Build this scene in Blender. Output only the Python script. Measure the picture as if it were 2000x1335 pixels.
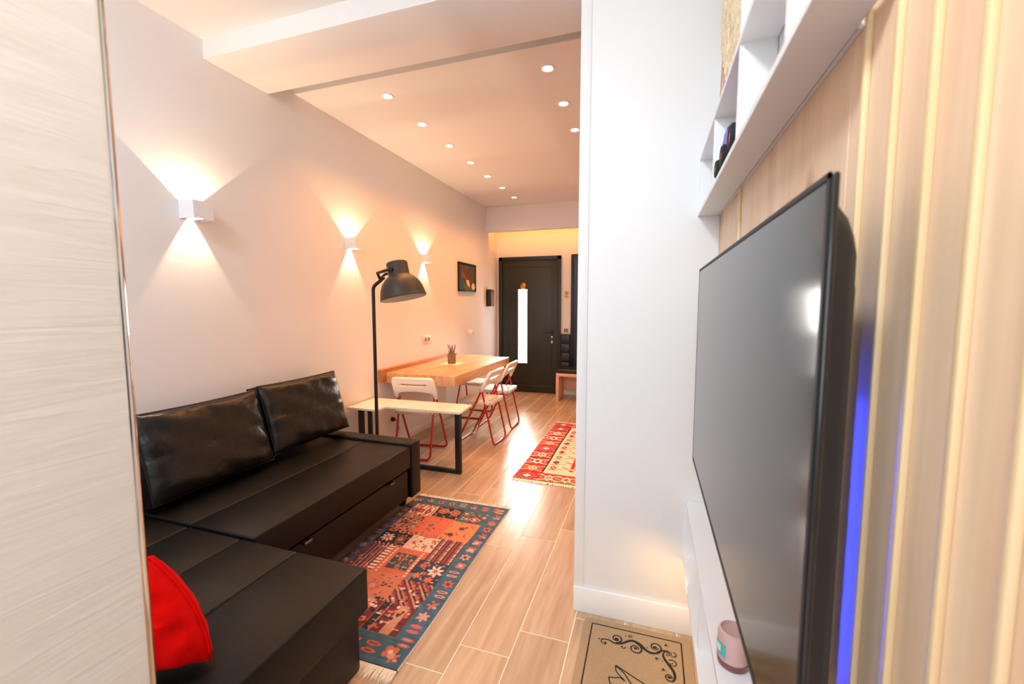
import bpy, bmesh, math, random
import numpy as np
from mathutils import Matrix, Vector
random.seed(7)
PI = math.pi
S = bpy.context.scene
COL = S.collection
for _o in list(bpy.data.objects):
    bpy.data.objects.remove(_o)

# ------------------------------------------------------------------ camera
PITCH, YAW, EYE = .0855, .3164, 1.36
cy, sy, cp, sp = math.cos(YAW), math.sin(YAW), math.cos(PITCH), math.sin(PITCH)
FWD = Vector((-sy*cp, cy*cp, -sp)); RGT = Vector((cy, sy, 0)); UP = RGT.cross(FWD)
cam = bpy.data.cameras.new('camera'); camo = bpy.data.objects.new('camera', cam); COL.objects.link(camo)
cam.sensor_width = 36; cam.lens = 36*827.5/2000; cam.clip_start = .02
camo.matrix_world = Matrix(((RGT.x, UP.x, -FWD.x, 0), (RGT.y, UP.y, -FWD.y, 0), (RGT.z, UP.z, -FWD.z, EYE), (0, 0, 0, 1)))
cam.dof.use_dof = True; cam.dof.focus_distance = 3.0; cam.dof.aperture_fstop = 4.5
S.camera = camo

# ------------------------------------------------------------------ exposure, world, big lights
S.view_settings.view_transform = 'Standard'; S.view_settings.look = 'None'
S.view_settings.gamma = 1; S.view_settings.use_curve_mapping = False
S.view_settings.exposure = 0.13
W = bpy.data.worlds.new('world'); S.world = W; W.use_nodes = True
W.node_tree.nodes['Background'].inputs[0].default_value = (.80, .90, 1, 1)
W.node_tree.nodes['Background'].inputs[1].default_value = .6
WARM = (1, .38, .095)
COOL = (.82, .92, 1)

def lamp(name, kind, loc, energy, color, parent=None, direction=None, **kw):
    d = bpy.data.lights.new(name, kind); d.energy = energy; d.color = color
    for k, v in kw.items(): setattr(d, k, v)
    o = bpy.data.objects.new(name, d); COL.objects.link(o)
    o.location = loc
    if direction is not None: o.rotation_euler = Vector(direction).to_track_quat('-Z', 'Y').to_euler()
    if parent is not None:
        o.parent = parent; o.location = Vector(loc) - wpos(parent)
    return o

# added cool fill lights, all unseen; the back wall has no windows
lamp('rear_fill', 'AREA', (-.28, -2.15, 1.6), 16, COOL, direction=(0, 1, .0), shape='RECTANGLE', size=.95, size_y=1.5)
lamp('overhead_fill', 'AREA', (-.48, -.35, 2.74), 46, COOL, direction=(1, .28, -.62), shape='RECTANGLE', size=.4, size_y=.4)  # added overhead fill without a fitting, turned towards the slatted wall
lamp('rear_fill', 'AREA', (-1.6, -2.15, 1.9), 20, COOL, direction=(.05, 1, .1), shape='RECTANGLE', size=1.1, size_y=1.4)  # second added fill at the plain back wall, left side
lamp('overhead_fill', 'AREA', (-1.5, .0, 2.74), 28, COOL, direction=(-.1, .35, -.9), shape='RECTANGLE', size=.5, size_y=.5)  # added overhead fill without a fitting, brightens the sofa end

# ------------------------------------------------------------------ materials
MATS = {}
def rgb(r, g, b):
    f = lambda c: (c/255/12.92) if c/255 <= .04045 else ((c/255+.055)/1.055)**2.4
    return (f(r), f(g), f(b), 1)

def mat(name, color, rough=.5, metal=0., spec=.5, bump=0., bscale=200., vary=0., vscale=8., stretch=(1, 1, 1), emit=None, estr=0., trans=0., coat=0., sheen=0.):
    m = bpy.data.materials.new(name); m.use_nodes = True; MATS[name] = m
    nt = m.node_tree; b = nt.nodes['Principled BSDF']
    b.inputs['Base Color'].default_value = color
    b.inputs['Roughness'].default_value = rough; b.inputs['Metallic'].default_value = metal
    b.inputs['Specular IOR Level'].default_value = spec
    if coat: b.inputs['Coat Weight'].default_value = coat
    if sheen: b.inputs['Sheen Weight'].default_value = sheen
    if trans: b.inputs['Transmission Weight'].default_value = trans
    if emit: b.inputs['Emission Color'].default_value = emit; b.inputs['Emission Strength'].default_value = estr
    if bump or vary:
        tc = nt.nodes.new('ShaderNodeTexCoord'); mp = nt.nodes.new('ShaderNodeMapping'); mp.inputs['Scale'].default_value = stretch
        nt.links.new(tc.outputs['Object'], mp.inputs[0])
    if vary:
        n = nt.nodes.new('ShaderNodeTexNoise'); n.inputs['Scale'].default_value = vscale; n.inputs['Detail'].default_value = 6
        nt.links.new(mp.outputs[0], n.inputs[0])
        r = nt.nodes.new('ShaderNodeValToRGB'); c = color
        r.color_ramp.elements[0].position = .3; r.color_ramp.elements[1].position = .7
        r.color_ramp.elements[0].color = (c[0]*(1-vary), c[1]*(1-vary), c[2]*(1-vary), 1)
        r.color_ramp.elements[1].color = (min(1, c[0]*(1+vary)), min(1, c[1]*(1+vary)), min(1, c[2]*(1+vary)), 1)
        nt.links.new(n.outputs[0], r.inputs[0]); nt.links.new(r.outputs[0], b.inputs['Base Color'])
    if bump:
        n2 = nt.nodes.new('ShaderNodeTexNoise'); n2.inputs['Scale'].default_value = bscale; n2.inputs['Detail'].default_value = 4
        nt.links.new(mp.outputs[0], n2.inputs[0])
        bp = nt.nodes.new('ShaderNodeBump'); bp.inputs['Strength'].default_value = bump; bp.inputs['Distance'].default_value = .01
        nt.links.new(n2.outputs[0], bp.inputs['Height']); nt.links.new(bp.outputs[0], b.inputs['Normal'])
    return m

def wood(name, c0, c1, c2, grain=(18, 18, 1.2), rough=.4, per_object=False, knots=.0, bump=.05, spec=.5, tint=.12):
    """wood grain: two stretched noises; the axis with the small scale runs along the grain"""
    m = bpy.data.materials.new(name); m.use_nodes = True; MATS[name] = m
    nt = m.node_tree; L = nt.links; b = nt.nodes['Principled BSDF']; N = nt.nodes.new
    b.inputs['Roughness'].default_value = rough; b.inputs['Specular IOR Level'].default_value = spec
    tc = N('ShaderNodeTexCoord'); src = tc.outputs['Object']
    if per_object:
        oi = N('ShaderNodeObjectInfo'); mul = N('ShaderNodeVectorMath'); mul.operation = 'SCALE'; mul.inputs[0].default_value = (7, 13, 5)
        L.new(oi.outputs['Random'], mul.inputs['Scale']); add = N('ShaderNodeVectorMath'); add.operation = 'ADD'
        L.new(src, add.inputs[0]); L.new(mul.outputs[0], add.inputs[1]); src = add.outputs[0]
    mp = N('ShaderNodeMapping'); mp.inputs['Scale'].default_value = grain; L.new(src, mp.inputs[0])
    n = N('ShaderNodeTexNoise'); n.inputs['Scale'].default_value = 1.6; n.inputs['Detail'].default_value = 5; n.inputs['Distortion'].default_value = .6
    L.new(mp.outputs[0], n.inputs[0])
    r = N('ShaderNodeValToRGB'); e = r.color_ramp.elements
    e[0].position = .3; e[0].color = c0; e[1].position = .72; e[1].color = c2
    x = e.new(.5); x.color = c1
    L.new(n.outputs[0], r.inputs[0]); out = r.outputs[0]
    mp2 = N('ShaderNodeMapping'); mp2.inputs['Scale'].default_value = [g*9 if g > 5 else g*2 for g in grain]; L.new(src, mp2.inputs[0])
    n2 = N('ShaderNodeTexNoise'); n2.inputs['Scale'].default_value = 1.3; n2.inputs['Detail'].default_value = 3; L.new(mp2.outputs[0], n2.inputs[0])
    mx = N('ShaderNodeMix'); mx.data_type = 'RGBA'; mx.blend_type = 'MULTIPLY'; mx.inputs[0].default_value = .16
    L.new(out, mx.inputs[6]); L.new(n2.outputs[0], mx.inputs[7]); out = mx.outputs[2]
    if knots:
        v = N('ShaderNodeTexVoronoi'); v.inputs['Scale'].default_value = knots
        mpk = N('ShaderNodeMapping'); mpk.inputs['Scale'].default_value = [1 if g > 5 else .45 for g in grain]; L.new(src, mpk.inputs[0]); L.new(mpk.outputs[0], v.inputs[0])
        rk = N('ShaderNodeValToRGB'); rk.color_ramp.elements[0].position = .03; rk.color_ramp.elements[1].position = .10
        rk.color_ramp.elements[0].color = (.32, .2, .13, 1); rk.color_ramp.elements[1].color = (1, 1, 1, 1)
        L.new(v.outputs['Distance'], rk.inputs[0])
        mk = N('ShaderNodeMix'); mk.data_type = 'RGBA'; mk.blend_type = 'MULTIPLY'; mk.inputs[0].default_value = .8
        L.new(out, mk.inputs[6]); L.new(rk.outputs[0], mk.inputs[7]); out = mk.outputs[2]
    if per_object:
        hs = N('ShaderNodeHueSaturation'); mr = N('ShaderNodeMapRange'); mr.inputs[3].default_value = 1-tint; mr.inputs[4].default_value = 1+tint
        L.new(oi.outputs['Random'], mr.inputs[0]); L.new(mr.outputs[0], hs.inputs['Value']); L.new(out, hs.inputs['Color']); out = hs.outputs[0]
    L.new(out, b.inputs['Base Color'])
    bp = N('ShaderNodeBump'); bp.inputs['Strength'].default_value = bump; bp.inputs['Distance'].default_value = .004
    L.new(n2.outputs[0], bp.inputs['Height']); L.new(bp.outputs[0], b.inputs['Normal'])
    return m

PAINT = mat('wall_paint', (.84, .83, .83, 1), .75, bump=.04, bscale=350)
WHITE = mat('white_paint', (.86, .86, .87, 1), .55)
LACQ = mat('white_lacquer', (.85, .85, .86, 1), .35)
GROUT = mat('grout', rgb(240, 224, 200), .7)
PLANK = wood('floor_plank', rgb(178, 150, 124), rgb(195, 168, 141), rgb(208, 184, 157), grain=(16, 1.3, 16), rough=.24, per_object=True, bump=.08, spec=.5, tint=.08)
OAK = wood('oak_panel', rgb(228, 192, 158), rgb(240, 206, 172), rgb(246, 216, 186), grain=(9, 9, .8), rough=.5, per_object=True, knots=3.2, tint=.05)
BATTEN = wood('pale_batten', rgb(228, 196, 146), rgb(236, 206, 160), rgb(242, 214, 172), grain=(30, 30, 1.2), rough=.45, per_object=True, tint=.03)
TABLEW = wood('table_oak', rgb(196, 142, 96), rgb(214, 164, 116), rgb(226, 182, 138), grain=(12, 1.0, 12), rough=.38, knots=2.0)
RIMW = wood('rim_oak', rgb(160, 100, 56), rgb(186, 122, 72), rgb(198, 140, 90), grain=(12, 1.0, 12), rough=.4)
LEATHER = mat('black_leather', rgb(17, 15, 13), .40, bump=.18, bscale=260, vary=.18, vscale=6, spec=.22)
LEATHER2 = mat('black_cushion_leather', rgb(20, 18, 16), .32, bump=.30, bscale=34, vary=.2, vscale=9, spec=.4)
DARKGAP = mat('black_fabric', rgb(16, 14, 14), .8)
CHROME = mat('chrome', (.82, .82, .82, 1), .12, metal=1)
DCHROME = mat('dark_chrome', (.22, .22, .22, 1), .3, metal=1)
STEEL = mat('polished_edge', (.75, .73, .68, 1), .1, metal=1)
RED = mat('red_fabric', rgb(222, 6, 4), .9, bump=.25, bscale=900, vary=.08, vscale=30, spec=.1)
REDM = mat('red_metal', rgb(176, 16, 10), .3, coat=.4)
PLASTW = mat('white_plastic', (.85, .83, .80, 1), .35)
LAMPG = mat('grey_lamp_metal', rgb(54, 52, 48), .5)
LAMPIN = mat('lamp_inside', (.7, .69, .66, 1), .5)
BLACKM = mat('black_metal', rgb(24, 22, 20), .45)
GREEN = mat('dark_green_door', rgb(32, 38, 30), .42, vary=.08, vscale=3)
GREENF = mat('black_door_frame', rgb(24, 26, 23), .4)
GOLD = mat('brass', rgb(214, 150, 48), .3, metal=1)
GLASSLIT = mat('lit_frosted_glass', (1, 1, .96, 1), .3, emit=(1, .985, .93, 1), estr=8)
DISC = mat('downlight_disc', (1, 1, 1, 1), .5, emit=(1, .93, .82, 1), estr=9)
BULB = mat('sconce_led', (1, 1, 1, 1), .5, emit=(1, .82, .55, 1), estr=30)
SCREEN = mat('tv_screen', rgb(10, 11, 12), .12, spec=.36)
GLOSSB = mat('gloss_black', rgb(12, 15, 20), .14, spec=.7)
SATB = mat('satin_black', rgb(24, 28, 34), .5, spec=.35)
LEDW = mat('standby_led', (1, 1, 1, 1), .4, emit=(1, 1, 1, 1), estr=9)
LEDB = mat('blue_led', (.1, .15, 1, 1), .4, emit=(.05, .1, 1, 1), estr=20)
LEDY = mat('amber_led', (1, .7, .3, 1), .4, emit=(1, .62, .2, 1), estr=10)
JUTE = mat('jute', rgb(236, 212, 178), .95, bump=.6, bscale=120, vary=.25, vscale=40)
MAT_B = mat('mat_beige', rgb(166, 142, 112), .9, bump=.3, bscale=500, vary=.10, vscale=160)
INK = mat('black_print', rgb(30, 26, 22), .85)
FRINGE = mat('cream_fringe', rgb(246, 236, 218), .95)
MARBLE = mat('marble', rgb(246, 238, 226), .25, vary=.07, vscale=7)
TILEP = None
SOCK = mat('socket_white', (.82, .79, .74, 1), .35)
SOCKD = mat('socket_dark', rgb(140, 110, 84), .5)
POT = mat('woven_pot', rgb(140, 112, 80), .85, bump=.5, bscale=180, vary=.2, vscale=60)
LEAF = mat('lavender_leaf', rgb(140, 160, 40), .6, vary=.25, vscale=60)
LAV = mat('lavender_flower', rgb(176, 132, 196), .8, vary=.2, vscale=120)
PMAT = mat('cork_mat', rgb(246, 226, 186), .8, vary=.06, vscale=80)
TYRE = mat('tyre_rubber', rgb(22, 26, 26), .75, bump=.4, bscale=180)
TOYB = mat('toy_blue', rgb(40, 52, 200), .35)
TOYR = mat('toy_red', rgb(200, 24, 30), .35)
TOYY = mat('toy_yellow', rgb(210, 180, 60), .4)
JARG = mat('pink_wax_glass', rgb(206, 170, 164), .15, spec=.6, coat=.5)
JARB = mat('jar_base', rgb(120, 60, 56), .2, coat=.6)
JARL = mat('jar_label', rgb(222, 232, 230), .5)
JARLT = mat('jar_label_print', rgb(80, 178, 176), .5)
BEECH = mat('bench_wood', rgb(226, 184, 150), .5, vary=.05, vscale=10)
TUFT = mat('black_vinyl', rgb(30, 30, 27), .35)
EPANEL = mat('panel_door_black', rgb(24, 26, 26), .3)
EPBOX = mat('panel_box_brown', rgb(120, 72, 44), .5)
CANV = mat('canvas_teal', rgb(62, 86, 84), .8, vary=.35, vscale=22)
BRN1 = mat('paint_brown', rgb(104, 52, 24), .8, vary=.3, vscale=60)
BRN2 = mat('paint_rust', rgb(150, 62, 30), .8, vary=.3, vscale=60)
CRM = mat('paint_cream', rgb(232, 206, 166), .8, vary=.1, vscale=60)
OLV = mat('paint_olive', rgb(96, 100, 40), .8, vary=.3, vscale=60)
SIGNY = mat('sign_olive', rgb(150, 130, 60), .6)

def tile_material():
    m = bpy.data.materials.new('wavy_tile'); m.use_nodes = True; nt = m.node_tree; L = nt.links; N = nt.nodes.new
    b = nt.nodes['Principled BSDF']; b.inputs['Roughness'].default_value = .42
    tc = N('ShaderNodeTexCoord'); mp = N('ShaderNodeMapping'); mp.inputs['Scale'].default_value = (1, 2.2, 26); L.new(tc.outputs['Object'], mp.inputs[0])
    n = N('ShaderNodeTexNoise'); n.inputs['Scale'].default_value = 2.2; n.inputs['Detail'].default_value = 4; n.inputs['Distortion'].default_value = 1.2; L.new(mp.outputs[0], n.inputs[0])
    r = N('ShaderNodeValToRGB'); r.color_ramp.elements[0].position = .3; r.color_ramp.elements[1].position = .75
    r.color_ramp.elements[0].color = rgb(226, 224, 221); r.color_ramp.elements[1].color = rgb(234, 233, 231)
    L.new(n.outputs[0], r.inputs[0]); L.new(r.outputs[0], b.inputs['Base Color'])
    bp = N('ShaderNodeBump'); bp.inputs['Strength'].default_value = .22; bp.inputs['Distance'].default_value = .004
    L.new(n.outputs[0], bp.inputs['Height']); L.new(bp.outputs[0], b.inputs['Normal'])
    return m
TILEP = tile_material()

def attr_material(name, rough=.95, bscale=420):
    m = bpy.data.materials.new(name); m.use_nodes = True; nt = m.node_tree; b = nt.nodes['Principled BSDF']
    a = nt.nodes.new('ShaderNodeAttribute'); a.attribute_name = 'col'
    nt.links.new(a.outputs['Color'], b.inputs['Base Color']); b.inputs['Roughness'].default_value = rough
    tc = nt.nodes.new('ShaderNodeTexCoord'); n = nt.nodes.new('ShaderNodeTexNoise'); n.inputs['Scale'].default_value = bscale
    nt.links.new(tc.outputs['Object'], n.inputs[0])
    bp = nt.nodes.new('ShaderNodeBump'); bp.inputs['Strength'].default_value = .35; bp.inputs['Distance'].default_value = .003
    nt.links.new(n.outputs[0], bp.inputs['Height']); nt.links.new(bp.outputs[0], b.inputs['Normal'])
    return m
RUGM = attr_material('woven_pile')
KILIM = attr_material('kilim_weave')

# ------------------------------------------------------------------ mesh helpers
def wpos(o):
    p = Vector((0, 0, 0))
    while o is not None: p += o.location; o = o.parent
    return p

class MB:
    def __init__(self): self.bm = bmesh.new()
    def box(self, lo, hi, bevel=0., seg=2):
        lo, hi = Vector(lo), Vector(hi)
        r = bmesh.ops.create_cube(self.bm, size=1)
        for v in r['verts']:
            v.co = Vector(((lo[i]+hi[i])/2 + v.co[i]*(hi[i]-lo[i]) for i in range(3)))
        if bevel:
            es = list({e for v in r['verts'] for e in v.link_edges})
            bmesh.ops.bevel(self.bm, geom=es, offset=bevel, segments=seg, profile=.5, affect='EDGES')
        return self
    def ring(self, center, normal_m, r, seg):
        return [self.bm.verts.new(center + normal_m @ Vector((math.cos(2*PI*i/seg)*r, math.sin(2*PI*i/seg)*r, 0))) for i in range(seg)]
    def tube(self, pts, r, seg=10, cap=True, closed=False):
        pts = [Vector(p) for p in pts]; n = len(pts); rings = []
        rr = r if isinstance(r, (list, tuple)) else [r]*n
        prev = None
        for i, p in enumerate(pts):
            a = pts[i-1] if (i > 0 or closed) else p
            b = pts[(i+1) % n] if (i < n-1 or closed) else p
            t = (b-a).normalized()
            if prev is None:
                up = Vector((0, 0, 1)) if abs(t.z) < .9 else Vector((1, 0, 0))
            else: up = prev
            x = up.cross(t).normalized() if up.cross(t).length > 1e-5 else Vector((1, 0, 0)).cross(t).normalized()
            y = t.cross(x); prev = y
            prev = y if abs(y.dot(t)) < .99 else up
            M = Matrix((x, y, t)).transposed()
            rings.append(self.ring(p, M, rr[i], seg))
            prev = y
        m = n if closed else n-1
        for i in range(m):
            A, Bq = rings[i], rings[(i+1) % n]
            for j in range(seg):
                self.bm.faces.new((A[j], A[(j+1) % seg], Bq[(j+1) % seg], Bq[j]))
        if cap and not closed:
            self.bm.faces.new(rings[0][::-1]); self.bm.faces.new(rings[-1])
        return self
    def cyl(self, a, b, r, seg=20, r2=None):
        return self.tube([a, b], [r, r if r2 is None else r2], seg)
    def lathe(self, prof, origin=(0, 0, 0), M=None, seg=28):
        """prof: (r, h) list revolved about local Z"""
        M = M or Matrix.Identity(3); o = Vector(origin); rings = []
        for r, h in prof:
            if r < 1e-5: rings.append([self.bm.verts.new(o + M @ Vector((0, 0, h)))])
            else: rings.append([self.bm.verts.new(o + M @ Vector((math.cos(2*PI*i/seg)*r, math.sin(2*PI*i/seg)*r, h))) for i in range(seg)])
        for A, Bq in zip(rings[:-1], rings[1:]):
            for j in range(seg):
                k = (j+1) % seg
                if len(A) == 1 and len(Bq) == 1: continue
                if len(A) == 1: self.bm.faces.new((A[0], Bq[k], Bq[j]))
                elif len(Bq) == 1: self.bm.faces.new((A[j], A[k], Bq[0]))
                else: self.bm.faces.new((A[j], A[k], Bq[k], Bq[j]))
        return self
    def poly(self, pts, extrude):
        """prism from a planar polygon"""
        vs = [self.bm.verts.new(Vector(p)) for p in pts]; ex = Vector(extrude)
        ws = [self.bm.verts.new(v.co + ex) for v in vs]
        self.bm.faces.new(vs); self.bm.faces.new(ws[::-1]); n = len(vs)
        for i in range(n): self.bm.faces.new((vs[(i+1) % n], vs[i], ws[i], ws[(i+1) % n]))
        return self
    def ribbon(self, pts, w, z, up=(0, 0, 1)):
        """flat printed stroke of width w (number or list) lying in the plane z"""
        pts = [Vector((p[0], p[1], z)) for p in pts]; n = len(pts); L = []
        ww = w if isinstance(w, (list, tuple)) else [w]*n
        for i, p in enumerate(pts):
            t = (pts[min(i+1, n-1)] - pts[max(i-1, 0)]).normalized(); s = Vector((-t.y, t.x, 0))*ww[i]/2
            L.append((self.bm.verts.new(p+s), self.bm.verts.new(p-s)))
        for a, b in zip(L[:-1], L[1:]): self.bm.faces.new((a[0], a[1], b[1], b[0]))
        return self
    def grid(self, f, nu, nv):
        V = [[self.bm.verts.new(f(i/nu, j/nv)) for j in range(nv+1)] for i in range(nu+1)]
        for i in range(nu):
            for j in range(nv): self.bm.faces.new((V[i][j], V[i+1][j], V[i+1][j+1], V[i][j+1]))
        return self
    def xform(self, M):
        bmesh.ops.transform(self.bm, matrix=M, verts=self.bm.verts); return self
    def mesh(self, name, smooth=True, recalc=True):
        if recalc: bmesh.ops.recalc_face_normals(self.bm, faces=self.bm.faces)
        me = bpy.data.meshes.new(name); self.bm.to_mesh(me); self.bm.free()
        if smooth:
            for p in me.polygons: p.use_smooth = True
            try: me.set_sharp_from_angle(angle=math.radians(38))
            except Exception: pass
        return me

def obj(name, mb, m, parent=None, local=False, smooth=True, label=None, kind=None):
    me = mb.mesh(name, smooth) if isinstance(mb, MB) else mb
    if m is not None and not me.materials: me.materials.append(m)
    o = bpy.data.objects.new(name, me); COL.objects.link(o)
    if parent is not None:
        o.parent = parent
        if not local: me.transform(Matrix.Translation(-wpos(parent)))
    if label: o['label'] = label
    if kind: o['kind'] = kind
    return o

def thing(name, label, cat, loc, rotz=0, group=None):
    o = bpy.data.objects.new(name, None); COL.objects.link(o); o.location = loc; o.rotation_euler = (0, 0, rotz)
    o.empty_display_size = .1
    o['label'] = label; o['category'] = cat
    if group: o['group'] = group
    return o
def tag(o, label, cat, group=None):
    o['label'] = label; o['category'] = cat
    if group: o['group'] = group
    return o
def struct(name, mb, m, parent=None, label=None):
    o = obj(name, mb, m, parent)
    if parent is None: o['kind'] = 'structure'
    if label: o['label'] = label
    return o
def inst(o, loc, name=None, parent=None):
    c = o.copy(); COL.objects.link(c); c.location = loc
    if name: c.name = name
    if parent is not None: c.parent = parent
    return c
def dup(root, loc, rotz, label=None):
    r = root.copy(); COL.objects.link(r); r.location = loc; r.rotation_euler = (0, 0, rotz)
    if label: r['label'] = label
    for ch in list(root.children):
        c = ch.copy(); COL.objects.link(c); c.parent = r
        for g in list(ch.children):
            d = g.copy(); COL.objects.link(d); d.parent = c
    return r
def arc(c, r, a0, a1, n=6, ax=0, ay=1, base=None):
    out = []
    for i in range(n+1):
        a = a0 + (a1-a0)*i/n; p = list(base or (0, 0, 0)); p[ax] = c[0] + r*math.cos(a); p[ay] = c[1] + r*math.sin(a); out.append(tuple(p))
    return out

def shape2d(name, outer, holes, depth, bevel=0.):
    """flat shape with holes, extruded by depth in z (centred); returns a mesh"""
    cu = bpy.data.curves.new(name, 'CURVE'); cu.dimensions = '2D'; cu.fill_mode = 'BOTH'; cu.extrude = depth/2; cu.bevel_depth = bevel; cu.bevel_resolution = 1
    for pts in [outer] + holes:
        s = cu.splines.new('POLY'); s.points.add(len(pts)-1); s.use_cyclic_u = True
        for p, q in zip(s.points, pts): p.co = (q[0], q[1], 0, 1)
    o = bpy.data.objects.new(name, cu); COL.objects.link(o)
    dg = bpy.context.evaluated_depsgraph_get(); me = bpy.data.meshes.new_from_object(o.evaluated_get(dg))
    bpy.data.objects.remove(o); bpy.data.curves.remove(cu); me.name = name
    return me

# ------------------------------------------------------------------ setting
XL, XR, YE, ZC = -2.34, .24, 6.38, 2.79
YC = 1.80      # front of the white column
floor = struct('floor', MB().box((XL-.1, -2.3, -.12), (.6, YE+.1, -.0012)), GROUT)
PW, PL = .2085, .853
pm = MB().box((-PW/2+.0021, -PL/2+.0021, -.012), (PW/2-.0021, PL/2-.0021, 0), bevel=.0012, seg=1).mesh('plank')
pm.materials.append(PLANK)
first = True
for i in range(-11, 3):
    x0 = -.28 + PW*i; xc = x0 + PW/2
    base = 1.60 - .145*(-1-i)
    k0 = math.floor((0.1-base)/PL)
    for k in range(k0, 9):
        ya = base + PL*k; yb = ya + PL
        if ya > YE-.02: break
        lo, hi = max(x0, XL), min(x0+PW, XR+.02)
        cut = yb > YE or lo > x0+1e-6 or hi < x0+PW-1e-6
        if hi-lo < .02: continue
        if cut:
            yb = min(yb, YE)
            if yb-ya < .03: continue
            b = MB().box((lo+.0021, ya+.0021, -.012), (hi-.0021, yb-.0021, 0), bevel=.0012, seg=1); c = ((lo+hi)/2, (ya+yb)/2)
            b.xform(Matrix.Translation((-c[0], -c[1], 0)))
            me = b.mesh('plank'); me.materials.append(PLANK)
            o = bpy.data.objects.new('plank', me); COL.objects.link(o); o.location = (c[0], c[1], 0); o.parent = floor
        else:
            o = bpy.data.objects.new('plank', pm); COL.objects.link(o); o.location = (xc, (ya+yb)/2, 0); o.parent = floor

struct('wall_left', MB().box((XL-.12, -2.3, 0), (XL, YE+.12, 3.1)), PAINT)
struct('wall_far', MB().box((XL, YE, 0), (.6, YE+.12, 3.1)), PAINT)
struct('wall_far_right', MB().box((.24, YC, 0), (.36, YE, 3.1)), PAINT)
struct('wall_back', MB().box((XL, -2.32, 0), (.36, -2.2, 3.1)), PAINT)
struct('wall_right', MB().box((.262, -2.2, 0), (.38, YC, 3.1)), PAINT)
struct('wall_column', MB().box((-.295, YC, 0), (.24, 2.30, 3.1), bevel=.004), WHITE)
struct('trim_1', MB().box((-.2965, YC-.004, .115), (-.254, YC+.03, ZC), bevel=.0015), WHITE)
# ceilings, beam and shadow gap
struct('ceiling', MB().box((XL, -2.2, ZC), (.262, 1.775, 3.1)), PAINT)
struct('ceiling_far', MB().box((XL, 2.40, ZC), (.24, YE, 3.1)), PAINT)
struct('ceiling_beam', MB().box((XL, 1.775, 2.69), (.24, 2.18, 3.1), bevel=.002), PAINT)
struct('ceiling_gap', MB().box((XL, 2.18, 2.99), (.24, 2.40, 3.1)), PAINT)
struct('ceiling_header', MB().box((XL, 5.93, 2.44), (.24, 6.02, ZC)), PAINT)
# baseboards
struct('baseboard_left', MB().box((XL, -2.2, 0), (XL+.014, YE, .075), bevel=.003), WHITE)
struct('baseboard_column', MB().box((-.297, YC-.014, 0), (.24, YC, .115), bevel=.004), WHITE)
struct('baseboard_far', MB().box((-1.30, YE-.014, 0), (.24, YE, .075), bevel=.003), WHITE)
# tiled wall end close to the camera, left
XP, YP = -.75, .42
wn = struct('wall_near', MB().box((-.86, -2.2, 0), (XP-.0004, YP, ZC)), WHITE)
for za, zb in ((.0, .128), (.130, 1.3285), (1.3305, 2.528), (2.530, ZC)):
    obj('tile', MB().box((XP-.010, -2.2, za), (XP, YP-.001, zb), bevel=.0012, seg=1), TILEP, wn)
# rounded polished edge strip
ed = MB()
for q in range(6):
    a0, a1 = PI/2*q/6, PI/2*(q+1)/6
    p = lambda a: (XP-.016+.016*math.cos(a), YP+.016*math.sin(a))
    ed.bm.faces.new([ed.bm.verts.new((*p(a0), 0)), ed.bm.verts.new((*p(a1), 0)), ed.bm.verts.new((*p(a1), ZC)), ed.bm.verts.new((*p(a0), ZC))])
bmesh.ops.remove_doubles(ed.bm, verts=ed.bm.verts, dist=1e-5)
obj('edge_strip', ed, STEEL, wn, label='polished metal edge strip')

# slatted oak cladding on the right-hand wall
wc = thing('wall_cladding', 'knotty oak wall cladding with pale vertical battens behind the television', 'cladding', (.262, 1.0, 0))
obj('panel', MB().box((XR, .686, .0), (.262, 1.405, ZC-.005), bevel=.001, seg=1), OAK, wc)
near = [.338, .405, .472, .539, .606, .684]
ys = [(.636, .0042), (.565, .0042), (.499, .0042), (.432, .0042), (.3655, .0042), (.299, .0042), (.232, .0042), (.165, .0042), (.098, .0042), (.03, .0042)]
edges = [.685] + [y for y, _ in ys]
for a, b in zip(edges[:-1], edges[1:]):
    obj('board', MB().box((XR, b+.001, 0), (.262, a-.001, ZC-.005), bevel=.001, seg=1), OAK, wc)
obj('board', MB().box((XR, -.6, 0), (.262, .029, ZC-.005)), OAK, wc)
bat = None
def batten(y, w):
    return obj('batten', MB().box((XR-.007, y-w, 0), (XR, y+w, ZC-.005), bevel=.0015), BATTEN, wc)
for y, w in ys: batten(y, w)
for k in range(6):
    ya = 1.409+.066*k
    obj('board', MB().box((XR, ya, 0), (.262, min(ya+.061, YC-.001), ZC-.005), bevel=.0015, seg=1), OAK, wc)
batten(1.402, .006)

# entrance door
d1 = bpy.data.objects.new('door_1', None); COL.objects.link(d1); d1.location = (-1.80, YE, 0); d1['kind'] = 'structure'
X0, X1, ZT = -2.293, -1.302, 2.11
fr = MB().box((X0, YE-.05, 0), (X0+.055, YE, ZT), bevel=.003).box((X1-.055, YE-.05, 0), (X1, YE, ZT), bevel=.003).box((X0, YE-.05, ZT-.055), (X1, YE, ZT), bevel=.003)
obj('frame', fr, GREENF, d1)
lf = MB().box((X0+.055, YE-.035, .006), (X1-.055, YE, ZT-.055), bevel=.002)
leaf = obj('door_leaf', lf, GREEN, d1)
pn = MB()
for (xa, xb, za, zb) in ((-2.16, -2.14, .12, 1.95), (-1.44, -1.42, .12, 1.95)): pn.box((xa, YE-.040, za), (xb, YE-.035, zb), bevel=.002)
pn.box((-2.16, YE-.040, 1.95), (-1.42, YE-.035, 1.97), bevel=.002).box((-2.16, YE-.040, .10), (-1.42, YE-.035, .12), bevel=.002)
obj('moulding', pn, GREEN, d1)
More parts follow.
